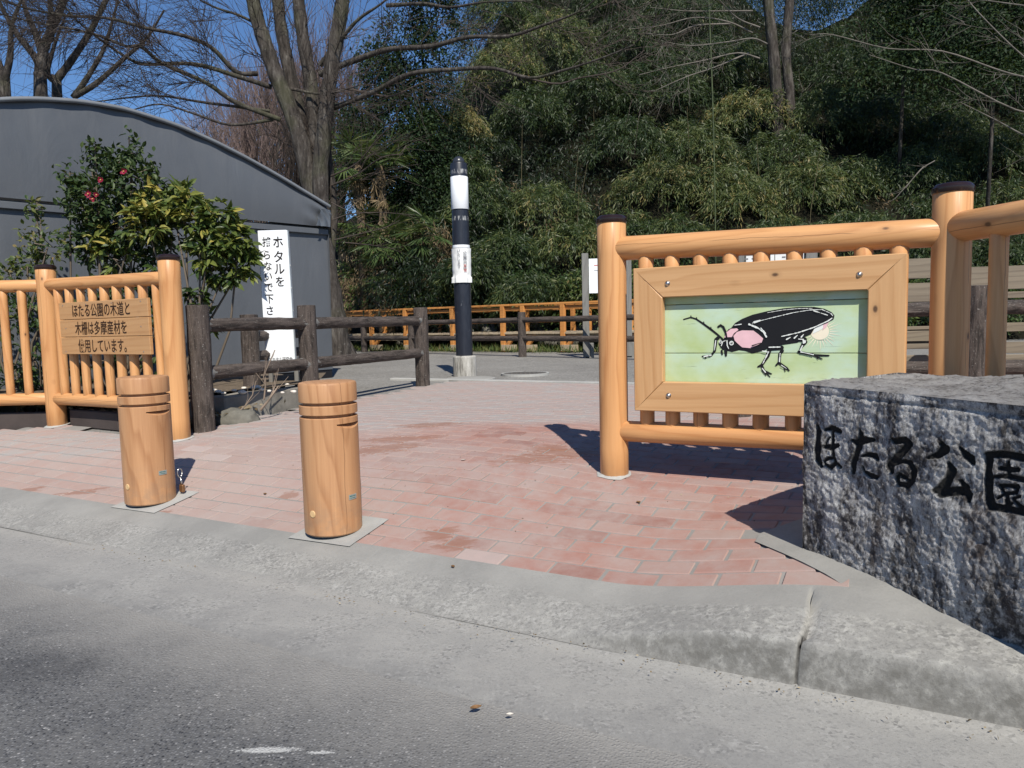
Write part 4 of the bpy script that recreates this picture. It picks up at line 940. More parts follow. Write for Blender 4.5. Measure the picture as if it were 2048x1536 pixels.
bm = bmesh.new(); bm.from_mesh(eo.data); bmesh.ops.subdivide_edges(bm, edges=[e for e in bm.edges if e.calc_length() > .5], cuts=24, use_grid_fill=True)
for q in bm.verts: q.co += Vector((0, mnoise.noise(q.co * 6) * .012, mnoise.noise(q.co * 5 + Vector((3, 0, 0))) * .012))
bm.to_mesh(eo.data); bm.free()
slab('bed_floor', [(ea + Vector((-.4, .02, 0)))[:2], (eb + Vector((.1, .02, 0)))[:2], (eb.x - .2, eb.y + 1.6), (ea.x - 1.0, ea.y + 1.8)], .2, M_SOIL)
M_STONEW = plain('pale_stone', (.62, .57, .50), .7, .3, var=.2, scale=30); M_STONEG = concrete('garden_rock', (.20, .19, .16), dark=.5, speck=.5, scale=4)
def rock(name, c, r, mat, seed, sq=(1, 1, .7), sub=3):
    bm = bmesh.new(); bmesh.ops.create_icosphere(bm, subdivisions=sub, radius=1)
    for q in bm.verts:
        n_ = q.co.normalized(); f = 1 + .28 * mnoise.noise(n_ * 1.4 + Vector((seed, 0, 0))) + .12 * mnoise.noise(n_ * 4 + Vector((0, seed, 0)))
        q.co = Vector((n_.x * f * r * sq[0], n_.y * f * r * sq[1], n_.z * f * r * sq[2]))
    me = bpy.data.meshes.new(name); bm.to_mesh(me); bm.free(); me.materials.append(mat); me.polygons.foreach_set('use_smooth', np.ones(len(me.polygons), dtype=bool))
    return put(name, me, loc=c)
ws_px = [(437, 782, 10), (447, 785, 8), (488, 775, 8), (511, 774, 16), (484, 783, 13), (523, 778, 9), (538, 781, 7), (587, 782, 9), (468, 780, 8), (428, 779, 9), (574, 768, 7), (565, 784, 6)]
st_lab = ['white pebble at the left end of the edging by the near brown post', 'small white stone second from the near brown post', 'round white stone just left of the leaning twigs', 'largest flat white stone at the foot of the stub fence post',
          'long white stone lying on the front of the edging block', 'white stone right of the largest flat one', 'small pale stone between the twigs', 'pale stone by the leg of the white sign', 'brownish pale stone between two white ones', 'pinkish pale pebble against the near brown post', 'small stone behind the sign leg', 'tiny pale stone on the edging right of the twigs']
for i, ((u, v, sz), lb) in enumerate(zip(ws_px, st_lab)):
    q = G(u, v + 1, ZBED + .03); r = sz / FOC * q.y / 2 * 1.15
    tag(rock('white_stone', q, r, M_STONEW, i * 3.1, (1.25, .9, .6), 2), lb, 'stone', 'pale stones on the planting bed')
q = P(470, 806, F1.y + .30); tag(rock('rock', (q.x, q.y, .36), .115, M_STONEG, 4.4, (1.5, .7, .85)), 'mossy dark rock against the edging beside the near brown post', 'rock')
M_TWIG = plain('dead_twig', (.22, .17, .13), .8, .2, var=.3, scale=12)
def twig(label, pts, r0, r1):
    t = thing('fallen_branch', label, 'branch', pts[0]); tb = Tubes(); pp = [Vector(p) for p in pts]
    tb.add(pp, lin(r0, r1, len(pp)), 6); rs = random.Random(len(label))
    for i in range(1, len(pp) - 1):
        for k in range(2):
            d = (pp[i + 1] - pp[i]).normalized() + Vector((rs.uniform(-.9, .9), rs.uniform(-.5, .5), rs.uniform(-.3, .8))); L = rs.uniform(.08, .2)
            tb.add([pp[i], pp[i] + d * L * .5, pp[i] + d * L + Vector((rs.uniform(-.03, .03), 0, .03))], [r1 * .8, r1 * .6, r1 * .25], 5)
    tb.mesh('branch', M_TWIG, t)
yb = F1.y + .32
twig('forked grey dead branch lying before the edging block', [P(521, 820, yb), P(536, 802, yb), P(547, 786, yb + .04), P(557, 772, yb + .08)], .013, .006)
twig('thin dead twig standing upright in the planting bed', [P(528, 800, yb + .15), P(531, 770, yb + .16), P(527, 752, yb + .16), P(550, 700, yb + .18)], .008, .004)
twig('dark thin twig sprawling beside the mossy rock', [P(470, 830, yb - .05), P(490, 812, yb), P(505, 790, yb + .05), P(512, 762, yb + .08)], .007, .003)
# dark timber edging under the left fence
for a, b, lb in ((P0, P1, 'dark low timber edging under the end panel of the left fence'), (P1, P2, 'dark low timber edging under the signed panel of the left fence')):
    m = (a + b) / 2; d = b - a; d.z = 0; L = d.length - .2; g = Geo(); nrm = Vector((-d.y, d.x, 0)).normalized(); k = 3
    t = thing('timber_edging', lb, 'edging', (m.x, m.y, gh(m.x, m.y)))
    for i in range(2):
        mm = a + d * (.27 + .48 * i) + nrm * .10; g = Geo(); g.box((0, 0, 0), (L * .48, .09, .15), bev=.008)
        g.mesh('block', concrete('dark_block%d' % i, (.075, .06, .055), dark=.6), t, M=axes((mm.x, mm.y, gh(mm.x, mm.y) + .055), d.normalized(), nrm, (0, 0, 1)))

# ------------------------------------------------------------------ black and white pillar
pp = gp(930, 749); py = pp.y
def pz(v): return zat(pp, v)
rp = 33.5 * py / FOC / 2
pl = thing('pillar', 'tall black round pillar with a white band, wrapped notice and concrete foot', 'pillar', pp)
def pillar_black():
    k = NT('black_enamel', 0.38, 0.5); o = k.obj(); a = k.noise(k.mp(o, (14, 14, 3.5)), 1.6, 6, 0.75); b = k.noise(k.mp(o, (40, 40, 9)), 1.0, 3)
    c = k.mix(k.mr(b, .3, .7), (.012, .014, .022), (.022, .025, .035)); z = k.sep(o)[2]
    c = k.mix(k.ma('MULTIPLY', k.mr(a, .675, .70), .75), c, (.42, .42, .42))
    rag_ = k.noise(k.mp(o, (60, 60, 6)), 1.0, 4, .7)
    for v in (344, 437):
        zz_ = pz(v) - pz(712); m = k.ma('MULTIPLY', k.mr(k.ma('ABSOLUTE', k.ma('SUBTRACT', z, zz_ + .0)), .035, .02), k.mr(rag_, .52, .56)); c = k.mix(k.ma('MULTIPLY', m, .8), c, (.45, .45, .44))
    k.col(c); return k.m
M_PBLACK = pillar_black()
z0 = pz(713)
g = Geo(); g.lathe([(rp, -.05), (rp, pz(422) - z0 - .004), (rp * .93, pz(422) - z0), (rp * .93, pz(420.5) - z0), (rp, pz(420) - z0), (rp, pz(329) - z0), (rp * .97, pz(327.5) - z0), (rp * .72, pz(327) - z0)], 40)
g.mesh('column', M_PBLACK, pl, loc=(pp.x, pp.y, z0), smooth=False); smooth_by_angle(pl.children[-1], .5)
g = Geo(); rd = rp * .70; g.lathe([(rd, 0), (rd, .02)] + [(rd * math.cos(a), .02 + rd * .95 * math.sin(a)) for a in lin(.1, 1.45, 9)], 28); g.mesh('dome_cap', plain('dome', (.03, .032, .04), .3, .5), pl, loc=(pp.x, pp.y, pz(327.5)), smooth=True)
for va, vb, nm in ((354.5, 419.5, 'white_band'), (491, 497, 'white_ring')):
    g = Geo(); g.lathe([(rp + .0005, 0), (rp + .003, .003), (rp + .003, pz(va) - pz(vb) - .003), (rp + .0005, pz(va) - pz(vb))], 40, caps=False); g.mesh(nm, M_WHITE, pl, loc=(pp.x, pp.y, pz(vb)), smooth=True)
def sheet(na, nz_, a0, a1, zt, zb, f):
    V = []; 
    for j in range(nz_ + 1):
        for i in range(na + 1):
            s, t = i / na, j / nz_; an = R(a0 + (a1 - a0) * s); rr = rp + f(s, t); V.append((pp.x + rr * math.sin(an), pp.y - rr * math.cos(an), zt + (zb - zt) * t))
    return V, [(j * (na + 1) + i, (j + 1) * (na + 1) + i, (j + 1) * (na + 1) + i + 1, j * (na + 1) + i + 1) for j in range(nz_) for i in range(na)]
def crinkle(s, t): return .008 + .010 * abs(2 * s - 1) ** 3 * (1 - .7 * t) + (.010 * math.sin(s * 31 + t * 5) * max(0, t - .72) * 3) + .004 * mnoise.noise(Vector((s * 7, t * 9, 0))) + (.022 if t > .84 else 0) * (.6 + .4 * math.sin(s * 23))
Vn, Fn = sheet(30, 26, -82, 80, pz(497.5), pz(566), crinkle); no = mk('notice', Vn, Fn, M_PAPER, pl, smooth=True)
for body, an0, zt, dz, s, m in (('公園内は', 24, 508, 9.2, .062, M_GREYINK), ('禁煙', 24, 543 - 10, 8.5, .05, M_REDINK), ('いたします', -12, 503, 8.0, .055, M_GREYINK)):
    for i, ch in enumerate(body):
        an = R(an0); zc = pz(zt + dz * i) ; nrm = Vector((math.sin(an), -math.cos(an), 0)); c = Vector((pp.x, pp.y, zc)) + nrm * (rp + .018)
        lettering(ch, s, m, no, axes(c - WL(pl) + WL(pl), Vector((math.cos(an), math.sin(an), 0)), (0, 0, 1), nrm), sx=.9)
k = NT('stained_concrete', .9, .2); o = k.obj(); a = k.noise(k.mp(o, (16, 16, 2)), 1.0, 5, .7); f = k.noise(o, 60, 3)
k.col(k.mix(k.ma('MULTIPLY', k.mr(f, .5, .7), .3), k.ramp(a, [(.35, (.14, .13, .115)), (.5, (.36, .345, .31)), (.7, (.55, .53, .49))]), (.2, .19, .17))); k.bump(f, .3, .004)
rb = 47 * py / FOC / 2; g = Geo(); g.lathe([(rb, -.05), (rb, .01), (rb * .99, pz(714) - ZP), (rb * .93, pz(711.5) - ZP), (rp, pz(711) - ZP)], 36); g.mesh('concrete_foot', k.m, pl, loc=(pp.x, pp.y, ZP)); smooth_by_angle(pl.children[-1], .5)
q = gp(946, 757); g = Geo(); g.lathe([(.33, -.03), (.33, .006), (.31, .012)], 28); g.mesh('pillar_footing', M_CONC, loc=(q.x - .04, q.y + .1, ZP - .01), kind='structure')
# drain cover
q = gp(1050, 747); mc = thing('manhole_cover', 'round iron manhole cover set in the gravel behind the bricks', 'manhole cover', (q.x, q.y, ZP - .02))
M_IRON = plain('iron', (.13, .12, .11), .6, .5, .3, scale=30)
g = Geo(); g.lathe([(.335, -.02), (.335, .03), (.30, .03), (.30, .01)], 40, caps=False); g.mesh('rim', M_CONC2, mc, loc=(q.x, q.y, ZP - .02))
g = Geo(); g.lathe([(.297, 0), (.297, .024), (.29, .027)], 40)
for i in range(-4, 5):
    for j in range(-4, 5):
        if i * i + j * j < 17: g.box((i * .06, j * .06, .029), (.03, .03, .006))
g.mesh('lid', M_IRON, mc, loc=(q.x, q.y, ZP - .02))

# ------------------------------------------------------------------ notice boards
def notice_board(label, a, b, ztop, zb0, zb1, n_=(0, -1, 0), sheets=1, txt=()):
    t = thing('notice_board', label, 'notice board', a); d = (b - a); d.z = 0; d.normalize(); nrm = Vector((d.y, -d.x, 0))
    for p in (a, b):
        g = Geo(); g.box((0, 0, (ztop - ZP) / 2), (.125, .10, ztop - ZP), axes((0, 0, 0), d, nrm, (0, 0, 1)), bev=.006); g.mesh('post', M_GREYWOOD, t, loc=(p.x, p.y, ZP))
        g = Geo(); g.box((0, 0, .12), (.16, .06, .3), axes((0, 0, 0), d, nrm, (0, 0, 1)), bev=.01); g.mesh('stake', M_GREYWOOD, t, loc=Vector((p.x, p.y, ZP)) + d * .07 + Vector((0, .05, 0)))
    w = (b - a).length - .14; c = (a + b) / 2; M = axes((c.x, c.y, (zb0 + zb1) / 2), d, (0, 0, 1), nrm)
    g = Geo(); g.box((0, 0, -.01), (w, zb1 - zb0, .03), bev=.003); bo_ = g.mesh('panel', M_WHITE if sheets == 1 else M_GREYWOOD, t, M=M)
    if sheets > 1:
        for i in range(sheets):
            x = (i - (sheets - 1) / 2) * w / sheets * .98; g = Geo(); g.box((0, 0, 0), (w / sheets * .95, (zb1 - zb0) * .94, .004)); g.mesh('paper', M_PAPER, t, M=M @ Matrix.Translation((x, 0, .0085)))
            for s_ in (-1, 1):
                g = Geo(); g.lathe([(.012, 0), (.01, .008)], 8); g.mesh('pin', M_INK, t, M=M @ Matrix.Translation((x + s_ * w / sheets * .44, (zb1 - zb0) * .36, .011)))
    return t, M, w
na, nb = gp(1173, 714), gp(1263, 714); nb.y = na.y - .1; nb.z = ZP
t, M, w = notice_board('small white notice board on two grey posts partly behind the capped log post', na, nb, zat(na, 507), zat(na, 587), zat(na, 518))
for dy, s, m in ((.20, .05, M_REDINK), (.10, .035, M_GREYINK)):
    g = Geo(); g.box((0, 0, 0), (w * .7, s * .35, .001)); g.mesh('printed_line', m, t, M=M @ Matrix.Translation((0, dy, .006)))
ma = P(1478, 640, 9.0); mb = P(1622, 640, 8.7); ma.z = mb.z = ZP
zt_ = P(1550, 503, 8.85).z
t, M, w = notice_board('wide notice board with pinned papers showing just above the framed picture', ma, mb, zt_ + .02, zt_ - .75, zt_ - .015, sheets=2)
for x in (-.2, .22):
    for dx in (-.12, -.04, .05, .13): 
        g = Geo(); g.box((0, 0, 0), (.04, .018, .001)); g.mesh('printed_mark', M_GREYINK, t, M=M @ Matrix.Translation((x + dx, .31, .0112)))
    g = Geo(); g.box((0, 0, 0), (.22, .010, .001)); g.mesh('printed_line', M_REDINK, t, M=M @ Matrix.Translation((x, .265, .0112)))

# ------------------------------------------------------------------ boardwalk of new timber
bwA, bwB = P(640, 645, 21.9), P(1290, 640, 15.6); bd_ = bwB - bwA; bd_.z = 0; LB = bd_.length; bd_.normalize(); bn = Vector((-bd_.y, bd_.x, 0))
def bu(u): # position along the near edge seen at image column u
    d = ray(u, 640); n_ = Vector((bn.x, bn.y, 0)); q = C0 + d * ((bwA - C0).dot(n_) / d.dot(n_)); return (q - bwA).dot(bd_)
def bz(u, v): q = bwA + bd_ * bu(u); return zat(q, v)
zr0, zr1 = bz(700, 621), bz(1185, 603); zd0, zd1 = bz(700, 671), bz(1185, 664.5)
print('boardwalk', LB, zr0, zr1, zd0, zd1, bz(745, 697), bz(1178, 696))
bw = thing('boardwalk', 'new orange timber boardwalk with a handrail along the foot of the slope', 'boardwalk', (bwA.x, bwA.y, ZP))
ZR = (zr0 + zr1) / 2; ZD = (zd0 + zd1) / 2
def bbox(name, s, off, z, dims, mat, rz=0.0):
    M = axes(bwA * 1.0, bd_, bn, (0, 0, 1)); M.translation = Vector((bwA.x, bwA.y, 0)) + bd_ * s + bn * off + Vector((0, 0, z))
    g = Geo(); g.box((0, 0, 0), dims, Matrix.Rotation(rz, 4, 'Y'), bev=.006); return g.mesh(name, mat, bw, M=M)
RBW = zr1 - zr0
for off in (0.0, 1.35):
    for a in np.arange(0, LB - .1, LB / 3): bbox('handrail', a + LB / 6, off - .01, ZR - .02, (LB / 3 - .004, .15, .045), M_LUMBER); bbox('rail', a + LB / 6, off, ZR - .115, (LB / 3 - .004, .05, .07), M_LUMBER)
for a in np.arange(0, LB - .1, LB / 3): bbox('rail', a + LB / 6, 0, ZR - .42, (LB / 3 - .004, .04, .045), M_LUMBER)
for u in (745, 813, 907, 1008, 1048, 1128, 1255):
    s = bu(u); bbox('post', s, -.045, (ZR - .045 + ZP) / 2, (.115, .085, ZR - .045 - ZP), M_LUMBER)
    bbox('brace', s + .14, -.04, ZP + .16, (.09, .08, .38), M_LUMBER, R(40))
    bbox('footing_block', s + .16, -.05, ZP + .09, (.42, .10, .14), M_DECK)
for u in (700, 812, 870, 990, 1085, 1118, 1160, 1205): bbox('back_post', bu(u), 1.33, (ZR - .045 + ZD) / 2, (.11, .085, ZR - .05 - ZD), M_LUMBER)
nb_ = int(LB / .148)
dm = None
for i in range(nb_):
    if dm is None:
        o = bbox('plank', (i + .5) * .148, .64, ZD, (.14, 1.42, .045), M_DECK); dm = o
    else:
        o2 = dm.copy(); COL.objects.link(o2); o2.matrix_basis = Matrix.Translation(bd_ * .148 * i + Vector((0, 0, random.uniform(-.004, .004)))) @ dm.matrix_basis
bbox('beam', LB / 2, .05, ZD - .095, (LB, .07, .13), M_DECK); bbox('beam', LB / 2, 1.25, ZD - .095, (LB, .07, .13), M_DECK)
for i, (u, v, r) in enumerate(((985, 697, .22), (955, 700, .18), (1095, 694, .26), (700, 690, .2), (1160, 690, .3))):
    q = gp(u, v); q = q + bn * .5; tag(rock('rock', (q.x, q.y, ZP + .05), r, M_STONEG, i * 7.7, (1.5, .9, .7)), ['squat grey rock under the boardwalk left of the middle dark fence post', 'grey rock under the boardwalk just right of the pillar', 'low flat rock under the boardwalk by the right posts', 'pale rock under the far left end of the boardwalk', 'broad dark rock under the boardwalk near the small notice board'][i], 'rock', 'rocks under the boardwalk')
# rough stone bank behind the boardwalk
bkp = bwA + bn * 1.9
g = Geo(); rs = random.Random(3); t = thing('stone_bank', 'grey rubble stone bank behind the boardwalk railing', 'stone bank', (bkp.x, bkp.y, ZP))
for i in range(60):
    s = rs.uniform(.2, LB + 1); z = ZP + rs.choice((.12, .4, .65)); r = rs.uniform(.16, .3); q = bwA + bd_ * s + bn * rs.uniform(1.75, 2.2)
    o = rock('stone', (q.x, q.y, z), r, M_STONEG, i * 1.7, (1.3, .9, .8), 2); sub(o, t)

# ------------------------------------------------------------------ grey tent shed
T1 = P(665, 700, 10.66); T1.z = 0; T0 = P(0, 700, 7.65); T0.z = 0; td = (T1 - T0).normalized(); tn = Vector((td.y, -td.x, 0))
if tn.dot(T1) > 0: tn = -tn
zseam = zat(T1, 457); zeave = zat(T1, 421)
ap = []
for u, v in ((0, 207), (60, 203), (120, 204), (190, 210), (250, 222), (300, 236), (370, 262), (450, 300), (550, 352), (620, 395), (664, 421)):
    q = PLN(u, v, T1, tn); ap.append(((q - T1).dot(td), q.z))
cf = np.polyfit([p[0] for p in ap], [p[1] for p in ap], 4); sg_ = lin(-5, 0, 400); zs_ = np.polyval(cf, sg_); ir = int(np.argmax(zs_)); HW = -float(sg_[ir]); zap = float(zs_[ir])
print('tent', HW, zseam, zeave, zap, T1)
def arcz(x): return float(np.polyval(cf, abs(x) - HW))      # x measured from the ridge
tent = thing('tent_shed', 'large dark grey fabric tent shed with an arched gable behind the left fence', 'tent', (T1.x, T1.y, ZP))
def fabric():
    k = NT('grey_tarpaulin', 0.46, 0.4); p = k.pos(); o = k.obj(); big = k.noise(p, .9, 4); wr = k.noise(k.mp(p, (2.0, 2.0, .8)), 1.2, 5, .6, .8); fine = k.noise(p, 260, 2); dirt = k.noise(k.mp(p, (3, 3, .6)), 1.5, 5, .7)
    c = k.mix(k.mr(big, .3, .7), (.086, .093, .104), (.104, .112, .124)); c = k.mix(k.ma('MULTIPLY', k.mr(dirt, .5, .75), .25), c, (.135, .14, .15))
    k.col(c); k.rough(k.mr(dirt, .3, .7, .40, .56)); k.bump(k.ma('ADD', wr, k.ma('MULTIPLY', fine, .02)), .22, .05); return k.m
M_FAB = fabric(); M_FABL = plain('pale_tarpaulin', (.165, .175, .186), .42, .45, var=.15, scale=3)
def tw(x, z, off=0.0): q = T1 + td * (x - HW) + tn * off; return Vector((q.x, q.y, z))
N = 64; xs_ = lin(-HW, HW, N + 1)
# lower wall
V = []; nzr = 10
for j in range(nzr + 1):
    for x in xs_:
        z = ZP + .10 + (zseam - ZP - .10) * j / nzr; V.append(tw(x, z, -.01 + .012 * mnoise.noise(Vector((x * 1.1, z * .8, 0)))))
F = [(j * (N + 1) + i, j * (N + 1) + i + 1, (j + 1) * (N + 1) + i + 1, (j + 1) * (N + 1) + i) for j in range(nzr) for i in range(N)]
mk('lower_wall', V, F, M_FAB, tent, smooth=True)
# upper gable, bellying a little, hanging over the seam; puckers at the hem and corner
V = []; nzr = 24
for j in range(nzr + 1):
    for x in xs_:
        f = j / nzr; zt2_ = arcz(x) + .02; z = zseam + .015 + (zt2_ - zseam - .015) * f
        e = ss(.75, 1.0, f); corner = ss(.45, 0.0, HW - x) + .0 
        puck = .026 * math.sin(x * 14 + f * 4) * e * (.4 + .6 * mnoise.noise(Vector((x * .9, 3, 0)))) + (.045 * corner) * math.sin((x * 1.2 + z * 2.2) * 13)
        V.append(tw(x, z, .05 + .03 * math.sin(f * 3.14) + puck))
F = [(j * (N + 1) + i, j * (N + 1) + i + 1, (j + 1) * (N + 1) + i + 1, (j + 1) * (N + 1) + i) for j in range(nzr) for i in range(N)]
mk('gable', V, F, M_FAB, tent, smooth=True)
g = Geo(); V = [];                                        # seam pipe and batten
for x0, x1, zo, hh, off, m in ((-HW, HW, -.055, .075, .02, 0),):
    g.box(tw((x0 + x1) / 2, zseam + zo, off), (x1 - x0, .03, hh), axes((0, 0, 0), td, -tn, (0, 0, 1)), bev=.006)
g.mesh('seam_batten', M_FAB, tent)
# roof skin with rolled hem
V = []; prof = [(.095, -.03), (.115, -.018), (.115, .0), (.10, .018), (.03, .028), (-.5, .03), (-12, .03)]; xs2 = lin(-HW - .0, HW + .0, 80)
def arcn(x):
    e = .02; return Vector((-(arcz(x + e) - arcz(x - e)) / (2 * e), 1)).normalized()
for x in xs2:
    n2 = arcn(x)
    for off, h_ in prof:
        q = tw(x + n2.x * h_, arcz(x) + n2.y * h_ + (.006 * mnoise.noise(Vector((x * 3, off * 9, 0)))), off); V.append(q)
k_ = len(prof); F = [(i * k_ + j, i * k_ + j + 1, (i + 1) * k_ + j + 1, (i + 1) * k_ + j) for i in range(79) for j in range(k_ - 1)]
mk('roof', V, F, M_FABL, tent, smooth=True)
V = [tw(HW, ZP + .1, -.012), tw(HW, zeave, .05), tw(HW, zeave, -12), tw(HW, ZP + .1, -12), tw(-HW, ZP + .1, -.012), tw(-HW, zeave, .05), tw(-HW, zeave, -12), tw(-HW, ZP + .1, -12)]
mk('side_wall', V, [(0, 3, 2, 1), (4, 5, 6, 7)], M_FAB, tent)
g = Geo(); g.box(tw(0, ZP + .06, -.05), (2 * HW - .01, .05, .16), axes((0, 0, 0), td, -tn, (0, 0, 1))); g.mesh('skirt', plain('black_skirt', (.010, .010, .012), .6), tent)

# crumpled sheet tied at the corner of the gable
V = []; n1, n2 = 22, 26
for j in range(n2 + 1):
    for i in range(n1 + 1):
        x = HW - .27 * (1 - i / n1) * (1 - .35 * j / n2); z = zseam + .01 + (zeave - .015 - zseam) * j / n2 ; w_ = (1 - i / n1)
        f = .035 * abs(math.sin((x - HW) * 17 + (z - zseam) * 13 + 2 * mnoise.noise(Vector((x * 4, z * 4, 0))))) * (.3 + w_)
        V.append(tw(x, min(z, arcz(x) + .01), .10 + f - .05 * (i == n1)))
mk('corner_fold', V, [(j * (n1 + 1) + i, j * (n1 + 1) + i + 1, (j + 1) * (n1 + 1) + i + 1, (j + 1) * (n1 + 1) + i) for j in range(n2) for i in range(n1)], plain('shiny_tarpaulin', (.11, .125, .145), .28, .6, var=.1), tent, smooth=True)

# ------------------------------------------------------------------ wooded slope
def hill_z(x, y):
    base = np.interp(x, [-60, -14, -7, -4, 0, 3.5, 40, 80], [26, 26, 25, 23.2, 20.4, 18.2, 17.8, 15]); d = np.maximum(0, y - base)
    k_ = np.interp(x, [-60, -12, -5, 0, 60], [.28, .30, .5, .86, .86]); return ZP - .03 + np.minimum(d * k_, (17.5 - 4.6 * np.exp(-((x / np.maximum(y, 1) - .40) / .085) ** 2)) * k_ / .86) 
xg, yg = np.meshgrid(lin(-60, 70, 105), np.concatenate([lin(15, 40, 51), lin(42, 120, 14)]))
zg = hill_z(xg, yg); zg = zg + np.array([mnoise.noise(Vector((a * .35, b * .35, 0))) for a, b in zip(xg.ravel(), yg.ravel())]).reshape(xg.shape) * .35 * np.clip((zg - ZP) / 1.0, 0, 1) - .05 * (zg <= ZP)
a = (np.arange(xg.shape[0] - 1)[:, None] * xg.shape[1] + np.arange(xg.shape[1] - 1)).ravel(); n_ = xg.shape[1]
k = NT('leaf_litter_soil', .95, .1); p = k.pos(); f = k.noise(p, 2.2, 6, .7); k.col(k.ramp(f, [(.35, (.008, .008, .005)), (.6, (.018, .017, .010)), (.8, (.035, .028, .016))])); k.bump(f, .8, .2)  # soil coloured near black so gaps between the leaves look shaded
mk('hillside', np.stack([xg, yg, zg], -1).reshape(-1, 3), np.stack([a, a + 1, a + n_ + 1, a + n_], 1), k.m, smooth=True, kind='structure')

# ------------------------------------------------------------------ leaves
def leaf_mat(name, stops, rough=.5, spec=.4, trans=.25):
    k = NT(name, rough, spec); t = k.att('tint'); c = k.ramp(t, stops); k.col(c)
    tr = k.n('BsdfTranslucent', {'Color': k.mix(.35, c, (.20, .26, .03))}); mx = k.n('MixShader', {0: trans}); out = k.t.nodes['Material Output']
    k.t.links.new(k.b.outputs[0], mx.inputs[1]); k.t.links.new(tr.outputs[0], mx.inputs[2]); k.t.links.new(mx.outputs[0], out.inputs[0]); return k.m
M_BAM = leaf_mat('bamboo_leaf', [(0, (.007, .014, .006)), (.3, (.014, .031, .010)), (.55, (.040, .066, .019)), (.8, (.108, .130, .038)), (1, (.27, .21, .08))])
M_EVER = leaf_mat('evergreen_leaf', [(0, (.008, .018, .008)), (.5, (.018, .038, .014)), (1, (.05, .075, .022))], .6, .2, .15)
M_DRY = leaf_mat('dry_leaf', [(0, (.10, .07, .04)), (.5, (.22, .16, .09)), (1, (.42, .35, .24))], .7, .2, .2)
M_UNDER = leaf_mat('undergrowth_leaf', [(0, (.012, .03, .01)), (.45, (.04, .075, .018)), (.75, (.11, .13, .03)), (1, (.24, .17, .08))])
def unit(v): return v / (np.linalg.norm(v, axis=-1, keepdims=True) + 1e-9)
def leaf_quads(pos, d, L, W, up=None, curl=.15):
    """diamond leaves: base at pos, pointing along d"""
    n = len(pos); d = unit(d); r = unit(rng.normal(size=(n, 3)) * .55 + (np.array([0, -.5, .8]) if up is None else up)); s = unit(np.cross(d, r)); nrm = np.cross(s, d)
    L = np.broadcast_to(L, (n,))[:, None]; W = np.broadcast_to(W, (n,))[:, None]
    V = np.stack([pos, pos + d * L * .42 + s * W * .5 + nrm * L * curl * .3, pos + d * L - nrm * L * curl * .4, pos + d * L * .42 - s * W * .5 + nrm * L * curl * .3], 1)
    F = np.arange(n * 4).reshape(n, 4); return V.reshape(-1, 3), F
def fnoise(p, sc, seed): return np.array([mnoise.noise(Vector((a * sc + seed, b * sc, c * sc))) for a, b, c in p])
def cloud_leaves(cen, rad, ntuft, per, L, W, tint, droop, shell=(.5, 1.05), top=-.35, spread=.2, tvar=.16):
    d = unit(rng.normal(size=(ntuft * 2, 3))); d = d[d[:, 2] > top][:ntuft]; d = d[(d[:, 1] < .55)]; n = len(d)
    f = rng.uniform(*shell, size=(n, 1)) ** .7; tp = np.array(cen) + np.array(rad) * d * f
    tt = tint + rng.normal(size=n) * tvar * .6; pos = np.repeat(tp, per, 0) + rng.normal(size=(n * per, 3)) * spread
    dd = np.repeat(d, per, 0) * .55 + np.array([0, -.1, -droop]) + rng.normal(size=(n * per, 3)) * .45
    V, F = leaf_quads(pos, dd, rng.uniform(L[0], L[1], n * per), rng.uniform(W[0], W[1], n * per))
    t = np.repeat(tt, per) + rng.normal(size=n * per) * tvar * .6; return V, F, np.clip(t, 0, 1)
class Leaves:
    def __init__(s): s.V = []; s.F = []; s.T = []; s.n = 0
    def add(s, V, F, T): s.V.append(V); s.F.append(F + s.n); s.T.append(T); s.n += len(V)
    def mesh(s, name, mat, parent=None, kind=None): return mk(name, np.concatenate(s.V), np.concatenate(s.F), mat, parent, attr={'tint': ('FACE', np.concatenate(s.T))}, kind=kind)

